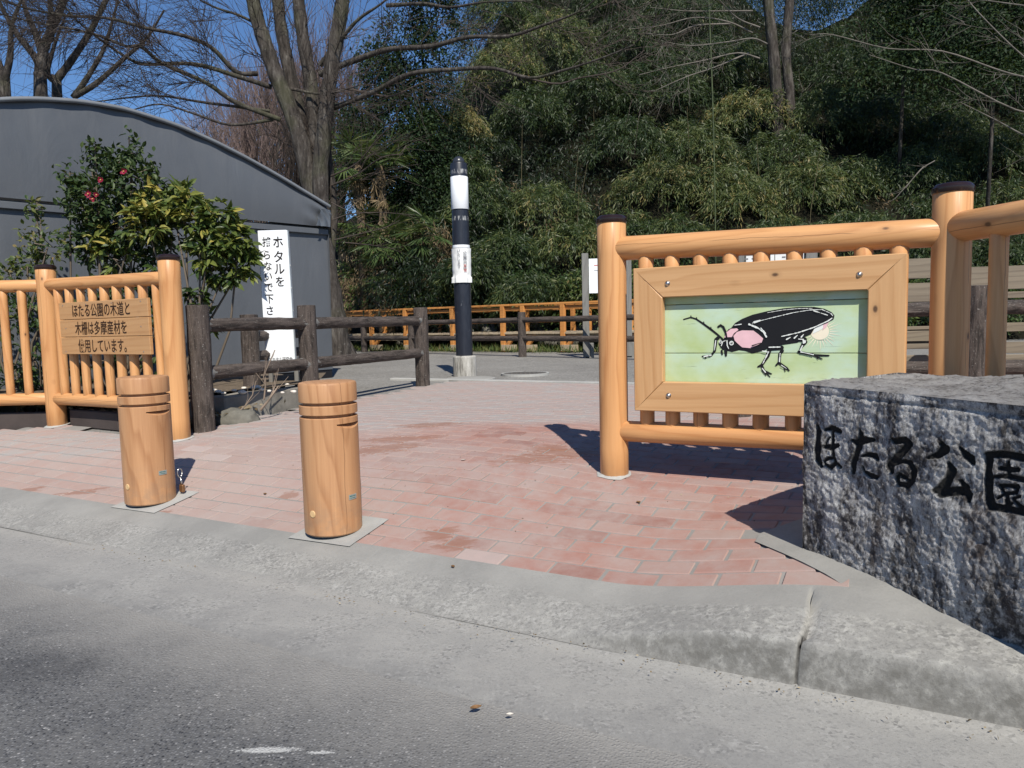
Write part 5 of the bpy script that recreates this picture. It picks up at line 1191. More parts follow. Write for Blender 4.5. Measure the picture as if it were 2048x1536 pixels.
# the bamboo thicket: a back layer against the slope, its leaves coloured near black for shade, and mounds of arching, drooping sprays before it
th = Leaves(); culms = Tubes()
def vtop(u): return np.interp(u, [840, 870, 905, 960, 1000], [330, 225, 150, 20, -90])
def inthick(u, v): return v > vtop(u) and (random.random() < .42 or (not (1440 < u < 1790 and v < 60) and not (1640 < u < 1760 and v < 115)))
for row, v in enumerate(lin(620, -80, 17)):
    Y = 20.4 + (620 - v) / 620 * 12.5; step = 1.7 / Y * FOC
    for u in np.arange(850, 2300, step):
        uu, vv = u + random.uniform(-.4, .4) * step, v + random.uniform(-28, 28)
        if inthick(uu, vv):
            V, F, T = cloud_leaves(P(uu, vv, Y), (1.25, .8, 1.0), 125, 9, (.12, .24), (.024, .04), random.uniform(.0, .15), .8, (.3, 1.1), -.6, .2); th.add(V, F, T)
def mound(c, rx, rz, tint, nspray, dense=20):
    c = np.array(c); d = unit(rng.normal(size=(nspray * 3, 3)) * np.array([1, .8, 1])); d = d[(d[:, 2] > -.15) & (d[:, 1] < .35)][:nspray]; n = len(d)
    base = c + d * np.array([rx, rx * .8, rz]) * rng.uniform(.35, .85, (n, 1)); L = rng.uniform(.5, 1.0, n) * (.32 + .30 * rx); out = unit(d * np.array([1, 1, .55]) + rng.normal(size=(n, 3)) * .25)
    f = np.tile(lin(.15, 1, dense), n)[:, None]; bb = np.repeat(base, dense, 0); oo = np.repeat(out, dense, 0); LL = np.repeat(L, dense)[:, None]
    pos = bb + oo * LL * f + np.array([0, 0, -.75]) * LL * f * f + rng.normal(size=(n * dense, 3)) * .06
    dd = oo * .5 + np.array([0, 0, -.9]) * (.25 + f) + rng.normal(size=(n * dense, 3)) * np.array([.55, .4, .35])
    V, F = leaf_quads(pos, dd, rng.uniform(.10, .22, n * dense), rng.uniform(.019, .034, n * dense), up=np.array([0, -.55, .6]) + rng.normal(size=(n * dense, 3)) * .5)
    t = np.clip(np.repeat(tint + rng.normal(size=n) * .10, dense) + rng.normal(size=n * dense) * .10 + .06 * (f[:, 0] - .5), 0, 1); th.add(V, F, t)
# (column, row, half width px, half height px, tint) of the mounds that stand out, then smaller ones between them
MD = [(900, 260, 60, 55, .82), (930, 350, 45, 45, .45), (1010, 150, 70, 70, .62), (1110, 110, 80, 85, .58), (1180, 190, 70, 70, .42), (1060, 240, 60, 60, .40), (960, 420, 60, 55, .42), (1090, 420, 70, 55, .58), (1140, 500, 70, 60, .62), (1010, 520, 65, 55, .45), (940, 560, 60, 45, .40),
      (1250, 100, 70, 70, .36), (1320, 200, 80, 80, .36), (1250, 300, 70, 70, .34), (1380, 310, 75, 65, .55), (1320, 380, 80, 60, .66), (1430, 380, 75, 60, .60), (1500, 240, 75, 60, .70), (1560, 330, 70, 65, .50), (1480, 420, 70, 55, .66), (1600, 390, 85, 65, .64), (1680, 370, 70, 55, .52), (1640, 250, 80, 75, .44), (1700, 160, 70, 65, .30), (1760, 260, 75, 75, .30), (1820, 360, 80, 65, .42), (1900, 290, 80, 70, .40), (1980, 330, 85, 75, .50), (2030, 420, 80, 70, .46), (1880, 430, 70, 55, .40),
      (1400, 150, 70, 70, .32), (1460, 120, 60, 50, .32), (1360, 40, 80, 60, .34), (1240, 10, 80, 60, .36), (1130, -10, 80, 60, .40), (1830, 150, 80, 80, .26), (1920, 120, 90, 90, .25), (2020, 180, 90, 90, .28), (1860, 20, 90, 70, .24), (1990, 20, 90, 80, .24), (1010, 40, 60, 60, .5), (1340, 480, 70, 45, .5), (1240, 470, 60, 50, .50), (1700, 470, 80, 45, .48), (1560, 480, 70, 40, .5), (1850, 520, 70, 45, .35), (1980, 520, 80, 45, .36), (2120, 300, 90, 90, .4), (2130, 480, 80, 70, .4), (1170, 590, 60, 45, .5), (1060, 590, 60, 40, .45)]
for u, v, ru, rv, tn_ in MD:
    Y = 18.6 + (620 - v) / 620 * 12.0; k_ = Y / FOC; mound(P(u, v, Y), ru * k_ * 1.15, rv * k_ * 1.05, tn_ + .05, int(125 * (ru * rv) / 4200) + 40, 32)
for i in range(110):
    u, v = random.uniform(860, 2250), random.uniform(-60, 600)
    if inthick(u, v + 40) and not (1080 < u < 1250 and 230 < v < 400) and not (1600 < u < 1720 and 270 < v < 330):
        Y = 19.4 + (620 - v) / 620 * 12.0; mound(P(u, v, Y), random.uniform(.5, .9), random.uniform(.4, .8), .28 + .22 * mnoise.noise(Vector((u / 200, v / 150, 2))), 34, 28)
print('leaves', th.n // 4)
for u in range(840, 2300, 34):                # leafy skyline along the crest
    best = None
    for Y in lin(22, 60, 77):
        q = P(u, 600, Y); z = float(hill_z(q.x, q.y)); e = (z - CAM_H) / Y
        if best is None or e > best[0]: best = (e, q, z)
    e, q, z = best; c = Vector((q.x, q.y - .4, z + random.uniform(.0, .5)))
    V, F, T = cloud_leaves(c, (1.5, .9, random.uniform(.7, 1.3)), 150, 10, (.13, .26), (.03, .05), random.uniform(.05, .3), .6, (.3, 1.1), -.6, .25); th.add(V, F, T)
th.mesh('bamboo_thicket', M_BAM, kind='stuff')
M_CULM = plain('bamboo_stem', (.06, .075, .028), .4, .4, var=.3)
for i, (u0, v0, u1, v1, Y, lb) in enumerate(((1432, 330, 1414, -60, 19.6, 'thin pale green bamboo stem rising bare in front of the thicket'),)):
    t = thing('bamboo_stem', lb, 'bamboo', P(u0, v0 + 250, Y)); g = Geo(); pts = [P(u0 + (u1 - u0) * f + 4 * math.sin(f * 3), v0 + 250 + (v1 - v0 - 250) * f, Y) for f in lin(0, 1, 14)]; g.tube(pts, .019, 8); g.mesh('stem', M_CULM, t, smooth=True)
    g = Geo()
    for q in pts[1:-1]: g.lathe([(.0195, -.012), (.023, 0), (.0195, .012)], 8, q)
    g.mesh('node_ring', M_CULM, t)
# dry lower stems in the dark of the thicket
for i in range(46):
    u = random.uniform(860, 2100); v = random.uniform(250, 610); q = P(u, v, 19.6 + (620 - v) / 620 * 11.5 + random.uniform(0, 1.2)); a = random.uniform(-.25, .25)
    L = random.uniform(1.2, 3.2); culms.add([q, q + Vector((a * .5, 0, L * .5)), q + Vector((a * 1.4, -.15, L))], [.014, .012, .006], 4)
culms.mesh('bamboo_stalks', plain('dry_stalk', (.10, .085, .045), .7, .2, var=.4), kind='stuff')

# dark broad evergreens on the left of the slope
M_BARK = NT('tree_bark', .9, .2); k = M_BARK; o = k.pos(); f = k.noise(k.mp(o, (7, 7, 1.6)), 1.5, 6, .7); b = k.noise(o, 1.1, 4); sp_ = k.noise(o, 12, 4, .7)
c = k.ramp(f, [(.32, (.018, .015, .013)), (.52, (.062, .053, .046)), (.75, (.165, .15, .132))]); c = k.mix(k.ma('MULTIPLY', k.mr(b, .52, .72), .4), c, (.09, .10, .045)); c = k.mix(k.ma('MULTIPLY', k.mr(sp_, .62, .72), .4), c, (.32, .31, .29))
k.col(c); k.bump(f, 1.0, .05); M_BARK = k.m
M_TW = plain('twig_bark', (.068, .054, .046), .85, .2, var=.3, scale=3); M_TW2 = plain('reddish_twig', (.17, .125, .112), .85, .15, var=.3, scale=2); M_TW3 = plain('pale_branch', (.15, .135, .115), .8, .2, var=.25, scale=5)
def evergreen(label, u, vtop_, vbot, Y, w, seed, tint, mat=M_EVER, L=(.09, .17), W=(.04, .07), n=16):
    Y = max(Y, float(np.interp(u, [640, 1300], [24.2, 17.9])) + 1.3); b = P(u, vbot, Y); tp = P(u, vtop_, Y); bz_ = float(hill_z(b.x, b.y)); t = thing('evergreen_tree', label, 'tree', (b.x, b.y, bz_))
    g = Geo(); g.tube([(b.x, b.y, bz_ - .1), (b.x + .1, b.y, (bz_ + tp.z) / 2), (b.x, b.y, tp.z - .5)], [.06, .05, .02], 8); g.mesh('trunk', M_BARK, t, smooth=True)
    lv = Leaves()
    for i in range(n):
        f = (i + .5) / n; z = b.z + (tp.z - b.z) * f; ww = w * (1.0 if f < .65 else 1.0 - .7 * (f - .65) / .35); c = (b.x + random.uniform(-1, 1) * ww * .75, b.y - random.uniform(0, .5), z + random.uniform(-.2, .2))
        V, F, T = cloud_leaves(c, (ww * .6 + .25, .7, .75), 75, 12, L, W, tint + random.uniform(-.18, .18), .3, (.4, 1.1), -.6, .16); lv.add(V, F, T)
    lv.mesh('crown', mat, t); return t
evergreen('dark narrow evergreen tree standing right of the bare multi stemmed tree', 760, 120, 430, 22.5, .9, 1, .35)
evergreen('tall dark evergreen tree whose top leaves the picture above the pillar', 850, -60, 330, 24.0, 1.0, 2, .25, n=22)
evergreen('dark glossy evergreen tree just left of the pillar top', 845, 270, 560, 20.6, 1.3, 3, .40, n=20)
evergreen('dark leafy evergreen tree in the upper right corner over the thicket', 1980, -120, 200, 21.5, 2.3, 4, .42, n=24)
evergreen('dark evergreen tree filling the top right of the slope', 1800, -90, 160, 23, 1.5, 5, .35, n=14)

# fan palms
M_PALM = leaf_mat('palm_leaf', [(0, (.02, .042, .015)), (.5, (.072, .112, .036)), (1, (.2, .2, .07))], .42, .5, .2)
def palm(label, u, v, Y, R_=.62, nf=22, trunk=True, seed=0, dead=9):
    Y = max(Y, float(np.interp(u, [640, 1300], [23.5, 17.3])) + .2 * (seed % 3)); R_ *= 1.12; c = P(u, v, Y); bz_ = float(hill_z(c.x, c.y)); t = thing('fan_palm', label, 'palm', (c.x, c.y, bz_)); lv = Leaves(); dv = Leaves(); rs = np.random.default_rng(seed); st_g = Tubes()
    g = Geo(); g.tube([(c.x, c.y, bz_ - .1), (c.x + .05, c.y, (bz_ + c.z) / 2), (c.x, c.y, c.z)], [.13, .12, .14], 10); g.mesh('trunk', plain('palm_fibre', (.10, .075, .05), .95, .1, var=.5, scale=20), t, smooth=True)
    def fan(lv, hub, ax, L, n, tint, w=.045):
        ax = ax / np.linalg.norm(ax); sdv = unit(np.cross(ax, [0, 0, 1.0]) + rs.normal(size=3) * .12); up_ = np.cross(sdv, ax)
        an = lin(-1.75, 1.75, n); d = np.cos(an)[:, None] * ax + np.sin(an)[:, None] * sdv + np.array([0, 0, -.22]) * (1 + np.abs(an))[:, None] * .6 + rs.normal(size=(n, 3)) * .05
        V, F = leaf_quads(np.repeat(hub[None], n, 0), d, L * (1 - .18 * np.abs(an) / 1.75), w, up=up_[None] + np.zeros((n, 3)), curl=.1); lv.add(V, F, np.clip(tint + rs.normal(size=n) * .12, 0, 1))
    cc = np.array(c)
    for i in range(nf):
        a = rs.uniform(0, 2 * math.pi); e = rs.uniform(-.5, 1.15); d = np.array([math.cos(a) * math.cos(e), math.sin(a) * math.cos(e), math.sin(e)]); hub = cc + d * rs.uniform(.45, .8) + np.array([0, 0, -.1])
        st_g.add([cc, (cc + hub) / 2 + np.array([0, 0, .05]), hub], [.012, .01, .007], 4); fan(lv, hub, d + np.array([0, 0, -.25]), R_ * rs.uniform(.8, 1.1), 20, .38 + .25 * (e > .3) * rs.random())
    for i in range(dead):
        a = rs.uniform(-2.8, -.3); hub = cc + np.array([math.cos(a) * .22, math.sin(a) * .22, -.35 - rs.random() * .9]); fan(dv, hub, np.array([math.cos(a) * .25, math.sin(a) * .25, -1.0]), R_ * .5, 9, .5, .035)
    lv.mesh('crown', M_PALM, t); st_g.mesh('leaf_stalks', M_PALM, t)
    if dead: dv.mesh('dead_fronds', M_DRY, t)
for i, (u, v, Y, R_, lb) in enumerate(((715, 322, 21.5, .8, 'highest fan palm close beside the bare tree trunk'), (760, 330, 21.0, .7, 'fan palm with pale dead leaves hanging, left of the pillar top'), (730, 455, 20.3, .75, 'spreading fan palm halfway up the slope behind the tent corner'), (775, 485, 19.9, .7, 'fan palm with dry brown skirt above the boardwalk left of the pillar'),
                                     (868, 470, 19.7, .6, 'small fan palm just left of the pillar notice'), (690, 560, 19.6, .45, 'little yellowish fan palm low beside the tent corner'), (760, 545, 19.4, .5, 'low young fan palm above the boardwalk rail'))):
    palm(lb, u, v, Y, R_, seed=i + 3, nf=20 if R_ > .55 else 12, dead=10 if i in (0, 1, 3, 6) else 4)
# ivy, dry vines and low growth at the foot of the slope
ug = Leaves(); dr_ = Leaves()
for i in range(150):
    u = random.uniform(672, 2050); v = random.uniform(560, 640) if u > 900 else random.uniform(470, 640); Y = 19.3 + (640 - v) / 200 * 2.2 if u < 1000 else 17.6 + (640 - v) / 200 * 3; Y = max(Y, float(np.interp(u, [640, 1300], [23.8, 17.5]))); c = P(u, v, Y)
    if c.z < float(hill_z(c.x, c.y)): c.z = float(hill_z(c.x, c.y)) + .2
    V, F, T = cloud_leaves(c, (.6, .5, .45), 42, 10, (.06, .14), (.035, .06), .42 + .3 * mnoise.noise(Vector((u / 90, v / 60, 1))) + .1 * random.random(), .4, (.4, 1.1), -.5, .12); ug.add(V, F, T)
for i in range(130):
    u = random.uniform(700, 900); v = random.uniform(470, 600); c = P(u, v, float(np.interp(u, [640, 1300], [23.7, 17.5])) + random.random()); V, F, T = cloud_leaves(c, (.4, .35, .4), 16, 9, (.10, .25), (.012, .03), random.uniform(.1, .75), 1.3, (.3, 1.1), -.6, .12); dr_.add(V, F, T)
for i in range(26):
    u = random.uniform(870, 2000); v = random.uniform(330, 600); c = P(u, v, 19.0 + (620 - v) / 620 * 11.5 + .3); V, F, T = cloud_leaves(c, (.5, .4, .5), 10, 9, (.10, .2), (.02, .035), random.uniform(.1, .6), .9, (.3, 1.1), -.6, .15); dr_.add(V, F, T)
ug.mesh('undergrowth', M_UNDER, kind='stuff'); dr_.mesh('dry_leaves', M_DRY, kind='stuff')
gr = Leaves(); n_ = 5200; sx = rng.uniform(0, LB + .5, n_); off = rng.uniform(-.55, 1.9, n_); gp_ = np.stack([bwA.x + bd_.x * sx + bn.x * off, bwA.y + bd_.y * sx + bn.y * off, np.full(n_, ZP - .01)], 1)
V, F = leaf_quads(gp_, rng.normal(size=(n_, 3)) * .35 + np.array([0, 0, 1]), rng.uniform(.08, .26, n_), .018); gr.add(V, F, np.clip(rng.normal(.62, .15, n_), 0, 1)); gr.mesh('grass', M_UNDER, kind='stuff')

# ------------------------------------------------------------------ bare trees
class Limbs:
    def __init__(s, seed): s.big = Tubes(); s.small = Tubes(); s.r = random.Random(seed)
    def grow(s, p, d, L, r, lvl, maxl, kids, up=.12, wob=.22, ang=(.35, .85), shrink=(.5, .75), thin=3):
        R_ = s.r; n = 5 if lvl < maxl else 4; pts = [Vector(p)]; d = Vector(d).normalized(); dirs = [d.copy()]
        for i in range(n):
            d = (d + Vector((R_.gauss(0, wob), R_.gauss(0, wob), R_.gauss(0, wob) + up)) * .5).normalized(); pts.append(pts[-1] + d * L / n); dirs.append(d.copy())
        end = r * (.45 if lvl < maxl else .3)
        (s.big if r > .03 else s.small).add(pts, lin(r, end, n + 1), 8 if r > .08 else 5 if r > .025 else 3)
        if lvl >= maxl: return
        s.kids(pts, dirs, L, r, lvl, maxl, kids, up, wob, ang, shrink)
    def kids(s, pts, dirs, L, r, lvl, maxl, kids, up, wob, ang, shrink, f0=.25):
        R_ = s.r; n = len(pts) - 1
        for k in range(kids[min(lvl, len(kids) - 1)]):
            f = R_.uniform(f0, 1.0) * n; i = min(int(f), n - 1); q = pts[i].lerp(pts[i + 1], f - i); dd = dirs[i]; ax = dd.cross(Vector((R_.gauss(0, 1), R_.gauss(0, 1), R_.gauss(0, 1)))).normalized(); nd = Quaternion(ax, R_.uniform(*ang)) @ dd
            s.grow(q, nd, L * R_.uniform(*shrink), max(r * .5 * R_.uniform(.7, 1.1), .0055), lvl + 1, maxl, kids, up, wob, ang, shrink)
    def path(s, pts, r0, r1, kids, lvl=1, maxl=3, L=1.6, up=.1, sides=7, kr=None, ang=(.35, .95), f0=.15):
        """a limb given point by point, with twigs sprouting from it"""
        P_ = [Vector(p) for p in pts]; sm = []
        for i in range(len(P_) - 1):
            a, b = P_[i], P_[i + 1]; a0 = P_[i - 1] if i else a * 2 - b; b0 = P_[i + 2] if i + 2 < len(P_) else b * 2 - a
            for k in range(4):
                t = k / 4; sm.append(.5 * ((2 * a) + (b - a0) * t + (2 * a0 - 5 * a + 4 * b - b0) * t * t + (3 * a - a0 - 3 * b + b0) * t ** 3))
        sm.append(P_[-1]); n = len(sm); dirs = [(sm[min(i + 1, n - 1)] - sm[max(i - 1, 0)]).normalized() for i in range(n)]
        (s.big if r0 > .03 else s.small).add(sm, lin(r0, r1, n) * (1 + .05 * np.sin(np.arange(n) * 2.1)), sides)
        s.kids(sm, dirs, L, kr or r1 * 1.6, lvl, maxl, kids, up, .2, ang, (.55, .95), f0)
    def done(s, t, mat, tmat):
        if s.big.n: s.big.mesh('trunk', mat, t)
        if s.small.n: s.small.mesh('crown', tmat, t)
def zp(pts, sc, ox, oy, Y, dy=None):
    n = len(pts); return [P(ox + u / sc, oy + v / sc, Y + (0 if dy is None else dy * i / (n - 1))) for i, (u, v) in enumerate(pts)]
YT = 16.5
# the great multi stemmed tree behind the tent corner
mb_ = P(675, 712, YT); mb_.z = ZP
bt = thing('bare_tree', 'great bare tree with several thick grey stems rising behind the tent corner', 'tree', mb_)
lm = Limbs(5)
def T_(pts, Y=YT, dy=None): n = len(pts); return [P(u, v, Y + (0 if dy is None else dy * i / (n - 1))) for i, (u, v) in enumerate(pts)]
px = YT / FOC
lm.path(T_([(676, 716), (668, 640), (655, 560), (640, 460), (630, 400), (624, 350)]), 27 * px, 15 * px, [0], maxl=1, sides=14)
lm.path(T_([(634, 440), (615, 345), (598, 270), (575, 205), (552, 150), (533, 95), (515, 40), (500, -30), (488, -120)], dy=-.3), 18 * px, 12 * px, [12], L=1.5, sides=12, kr=.03)
lm.path(T_([(636, 450), (622, 350), (610, 270), (590, 190), (572, 110), (560, 40), (552, -50)], YT + .3), 15 * px, 11 * px, [10], L=1.4, sides=10, kr=.025)
lm.path(T_([(640, 450), (632, 350), (630, 260), (622, 170), (608, 90), (598, 10), (590, -90)], YT + .1), 15 * px, 11 * px, [10], L=1.4, sides=10, kr=.025)
lm.path(T_([(645, 455), (640, 350), (648, 265), (655, 200), (664, 130), (676, 60), (688, -20), (695, -100)], YT - .2), 16 * px, 13 * px, [10], L=1.4, sides=12, kr=.03)
lm.path(T_([(664, 640), (700, 720)], YT + .2), 16 * px, 18 * px, [0], maxl=1, sides=8); lm.path(T_([(660, 520), (668, 430), (660, 330), (650, 250)], YT + .25), 9 * px, 5 * px, [5], L=1.0, kr=.015)
for pts, dy in (([(1505, 430), (1380, 420), (1240, 280), (1080, 210), (860, 165), (620, 105), (380, 90), (160, 50), (0, 0)], -2.5), ([(1590, 510), (1400, 450), (1140, 375), (850, 375), (750, 340), (600, 240), (450, 120), (320, -40)], -2), ([(1640, 700), (1380, 600), (1200, 480), (950, 370), (820, 270), (740, 270), (520, 190), (200, 130), (-80, 60)], -2.2),
                ([(1580, 650), (1200, 600), (900, 560), (520, 600)], -1), ([(1600, 700), (1350, 730), (1150, 670), (940, 610), (750, 650)], -1), ([(1540, 160), (1400, 90), (1250, 40), (1100, -40)], -.8), ([(1700, 520), (1900, 550), (2100, 500)], -.5)):
    lm.path(zp(pts, 2.926, 0, 0, YT, dy), .055 if len(pts) > 5 else .036, .012, [22 if len(pts) > 6 else 11], lvl=1, maxl=3, L=1.5, up=.05, kr=.014)
for pts, dy, r in (([(50, 590), (280, 500), (480, 400), (720, 375), (940, 370), (1130, 420), (1290, 385), (1500, 320), (1700, 240)], -3.5, .06), ([(0, 400), (200, 320), (380, 265), (600, 250), (800, 200), (1020, 195), (1220, 130), (1400, 60), (1520, -40)], -3, .07), ([(0, 350), (100, 230), (200, 110), (330, 20), (420, -60)], -1, .06),
                   ([(940, 370), (1250, 450), (1400, 420), (1600, 380), (1750, 270)], -1.0, .022), ([(150, 480), (280, 505), (380, 520), (500, 470), (620, 420)], -.8, .03), ([(360, 30), (560, 20), (700, 40), (900, 10), (1150, 5)], -2, .045), ([(60, 1000), (200, 940), (330, 850), (450, 830)], -1, .02), ([(60, 950), (200, 880), (300, 760), (420, 640)], -1, .02)):
    lm.path(zp(pts, 2.695, 640, 0, YT, dy), r, .010, [13 if len(pts) > 6 else 6], lvl=1, maxl=3, L=1.4, up=.04, kr=.012)
for pts in ([(665, 440), (700, 428), (760, 425), (830, 430)], [(668, 480), (710, 470), (770, 455), (800, 440)], [(690, 485), (740, 490), (790, 498)], [(662, 405), (700, 425), (745, 460)]): lm.path(T_(pts, YT - .3), .014, .006, [7], lvl=2, maxl=3, L=.8, kr=.007)
lm.done(bt, M_BARK, M_TW)
# bare trees beyond the tent
def bare(label, paths, sc, Y, base_u, r0, seed, kids=9, L=1.8, mat=M_BARK):
    b = P(base_u, 640, Y); bz_ = float(hill_z(b.x, b.y)); t = thing('bare_tree', label, 'tree', (b.x, b.y, bz_), None); l = Limbs(seed)
    for i, pts in enumerate(paths):
        q = zp(pts, sc, 0, 0, Y, -.5 if i else 0)
        if i == 0: q = [Vector((b.x, b.y, bz_ - .1))] + q
        l.path(q, r0 * (1 if i == 0 else .62), r0 * (.45 if i == 0 else .16), [kids], lvl=1, maxl=3, L=L, up=.12, kr=.022)
    l.done(t, mat, M_TW)
bare('bare tree with a forked trunk above the middle of the tent roof', [[(240, 590), (235, 440), (250, 330), (270, 250), (350, 60), (400, -60)], [(235, 440), (215, 350), (100, 200), (20, 60), (-30, -60)], [(255, 330), (210, 200), (150, 60), (120, -60)], [(290, 230), (300, 120), (290, 0), (280, -80)]], 2.926, 22, 85, .20, 11)
bare('slender bare tree with curved limbs over the tent roof, right of the forked one', [[(335, 590), (330, 480), (400, 380), (520, 200), (640, -40)], [(430, 570), (500, 470), (600, 300), (650, 150), (700, -40)], [(440, 560), (560, 490), (740, 330), (860, 220), (960, 60)], [(330, 480), (280, 430), (320, 260), (380, 100)]], 2.926, 23, 112, .16, 12)
bare('bare tree cut by the left edge of the picture above the tent', [[(30, 590), (10, 440), (-40, 300), (-80, 60)], [(20, 500), (60, 330), (70, 150), (140, -40)]], 2.926, 21, 14, .18, 13)
# brushwood trees far behind: fine reddish crowns, copies share their meshes
def broom(seed, h=7.5):
    l = Limbs(seed); l.grow((0, 0, 0), (0, 0, 1), h * .5, .13, 0, 4, [8, 7, 6, 5], up=.22, wob=.16, ang=(.2, .6), shrink=(.52, .78)); return l
brs = []
labs = ['reddish fine twigged bare tree behind the tent, beside the great bare tree', 'broad purple brown bare tree over the right half of the tent roof', 'hazy bare tree low behind the tent roof', 'bare tree with upright fine twigs behind the great tree stems', 'thin bare tree in the gap left of the dark evergreens', 'brown bare tree top above the highest fan palm', 'far bare tree left of the reddish one', 'nearer bare brushwood tree just over the sloping tent roof', 'low brushwood tree above the tent roof crest', 'bare brushwood tree close left of the great tree stems', 'lowest far bare tree at the left end of the brushwood', 'brushwood tree seen between the great tree stems']
spots = [(470, 30.0, 1.15), (385, 33, 1.1), (300, 35, .95), (590, 29, 1.35), (690, 31, 1.5), (740, 28.5, 1.1), (530, 35, 1.25), (430, 27, .95), (340, 30, .85), (540, 27, 1.1), (250, 36, .75), (640, 27, 1.25)]
for i, (u, Y, s) in enumerate(spots):
    b = P(u, 640, Y); z = float(hill_z(b.x, b.y)) - .1
    if i < 3:
        t = thing('brushwood_tree', labs[i], 'tree', (0, 0, 0), 'bare brushwood trees on the far slope'); l = broom(40 + i); l.done(t, M_BARK, M_TW2 if i != 2 else M_TW); brs.append(t)
    else: t = copy_tree(brs[i % 3]); t['label'] = labs[i]
    t.matrix_basis = Matrix.Translation((b.x, b.y, z)) @ Matrix.Rotation(i * 2.1, 4, 'Z') @ Matrix.Scale(s, 4)
# pale double trunk in the thicket and boughs from the right
b = P(1562, 640, 20.5); bz_ = float(hill_z(b.x, b.y)); t = thing('bare_tree', 'pale double trunk of a bare tree rising out of the bamboo thicket', 'tree', (b.x, b.y, bz_)); l = Limbs(21); Yq = 25.5; pq = Yq / FOC
l.path(T_([(1572, 600), (1568, 430), (1560, 300), (1555, 220), (1548, 120), (1540, 40), (1530, -60)], Yq), 14 * pq, 9 * pq, [6], L=1.2, sides=10, kr=.02)
l.path(T_([(1580, 560), (1582, 330), (1580, 200), (1572, 110), (1578, 20), (1588, -80)], Yq - .1), 10 * pq, 8 * pq, [6], L=1.2, sides=10, kr=.02)
for pts in ([(540, 290), (350, 370), (200, 420), (20, 500)], [(600, 320), (480, 290), (300, 330), (100, 370), (-60, 410)], [(560, 180), (430, 120), (250, 95), (60, 140), (-120, 160)], [(600, 150), (480, 100), (380, 0), (300, -80)], [(440, 130), (250, 140), (120, 190), (-40, 180)], [(560, 60), (420, 60), (200, 60), (0, 40)], [(640, 240), (560, 210), (420, 230), (230, 250), (80, 230)]):
    l.path(zp(pts, 2.738, 1300, 0, Yq - 5.2, -1.2), .024, .006, [6], lvl=1, maxl=3, L=.9, up=.02, kr=.008)
l.done(t, M_BARK, M_TW3)
b = P(2300, 640, 13); t = thing('bare_tree', 'bare boughs reaching in from the right edge over the thicket', 'tree', (b.x, b.y, ZP)); l = Limbs(22)
l.path([Vector((b.x, b.y, ZP - .1)), P(2290, 400, 13), P(2270, 150, 13), P(2260, -150, 13)], .16, .08, [3], L=1.2, sides=10, kr=.02)
for pts in ([(2720, 500), (2300, 460), (2048, 420), (1900, 380), (1600, 280), (1300, 265), (1000, 190), (880, 190)], [(2700, 420), (2200, 380), (2048, 310), (1800, 70), (1700, -60)], [(2700, 900), (2300, 850), (2048, 740), (1900, 660), (1700, 560)], [(2650, 760), (2300, 650), (2000, 600), (1600, 400), (1450, 380), (1200, 300)], [(2700, 200), (2200, 60), (1900, 10), (1600, -30)]):
    l.path(zp(pts, 2.738, 1300, 0, 13, 1.5), .020, .006, [5], lvl=1, maxl=3, L=.8, up=.03, kr=.008)
for pts in ([(1500, 910), (1420, 1000), (1340, 1090)], [(1560, 880), (1480, 930), (1400, 1030)]): l.path(zp(pts, 2.738, 1300, 0, 17.2), .012, .006, [5], lvl=2, maxl=3, L=.5, kr=.006)
l.done(t, M_BARK, M_TW3)
tag(t, 'bare boughs reaching in from the right edge over the thicket', 'tree')

# ------------------------------------------------------------------ shrubs behind the left fence
M_CAM = leaf_mat('camellia_leaf', [(0, (.012, .027, .008)), (.5, (.036, .062, .016)), (1, (.11, .135, .034))], .5, .3, .1)
M_BROAD = leaf_mat('broad_leaf', [(0, (.016, .04, .010)), (.4, (.055, .09, .02)), (.75, (.15, .175, .036)), (1, (.38, .31, .07))], .46, .4, .2)
def folded(pos, d, L, W, t, fold=.22):
    """elliptical leaves folded along the midrib (8 points, 6 faces)"""
    n = len(pos); d = unit(d); r = unit(rng.normal(size=(n, 3)) * .5 + np.array([.1, -.45, .9])); s = unit(np.cross(d, r)); nrm = np.cross(s, d); L = L[:, None]; W = W[:, None]
    pts = []
    for (a, b, h) in ((0, 0, 0), (.3, .5, fold), (.65, .42, fold * .8), (1, 0, -.25), (.65, -.42, fold * .8), (.3, -.5, fold), (.32, 0, .03), (.66, 0, -.03)): pts.append(pos + d * L * a + s * W * b + nrm * W * h)
    V = np.stack(pts, 1).reshape(-1, 3); q = np.array([[0, 6, 1, 1], [6, 7, 2, 1], [7, 3, 2, 2], [0, 5, 6, 6], [5, 4, 7, 6], [4, 3, 7, 7]]); b = np.arange(n)[:, None] * 8
    F4 = []; tri = []
    quads = np.concatenate([(b + q[i]) for i in (1, 4)]); tris = np.concatenate([(b + np.array(x)) for x in ([0, 6, 1], [7, 3, 2], [0, 5, 6], [4, 3, 7])])
    return V, quads, tris, np.concatenate([np.tile(t, 2), np.tile(t, 4)])
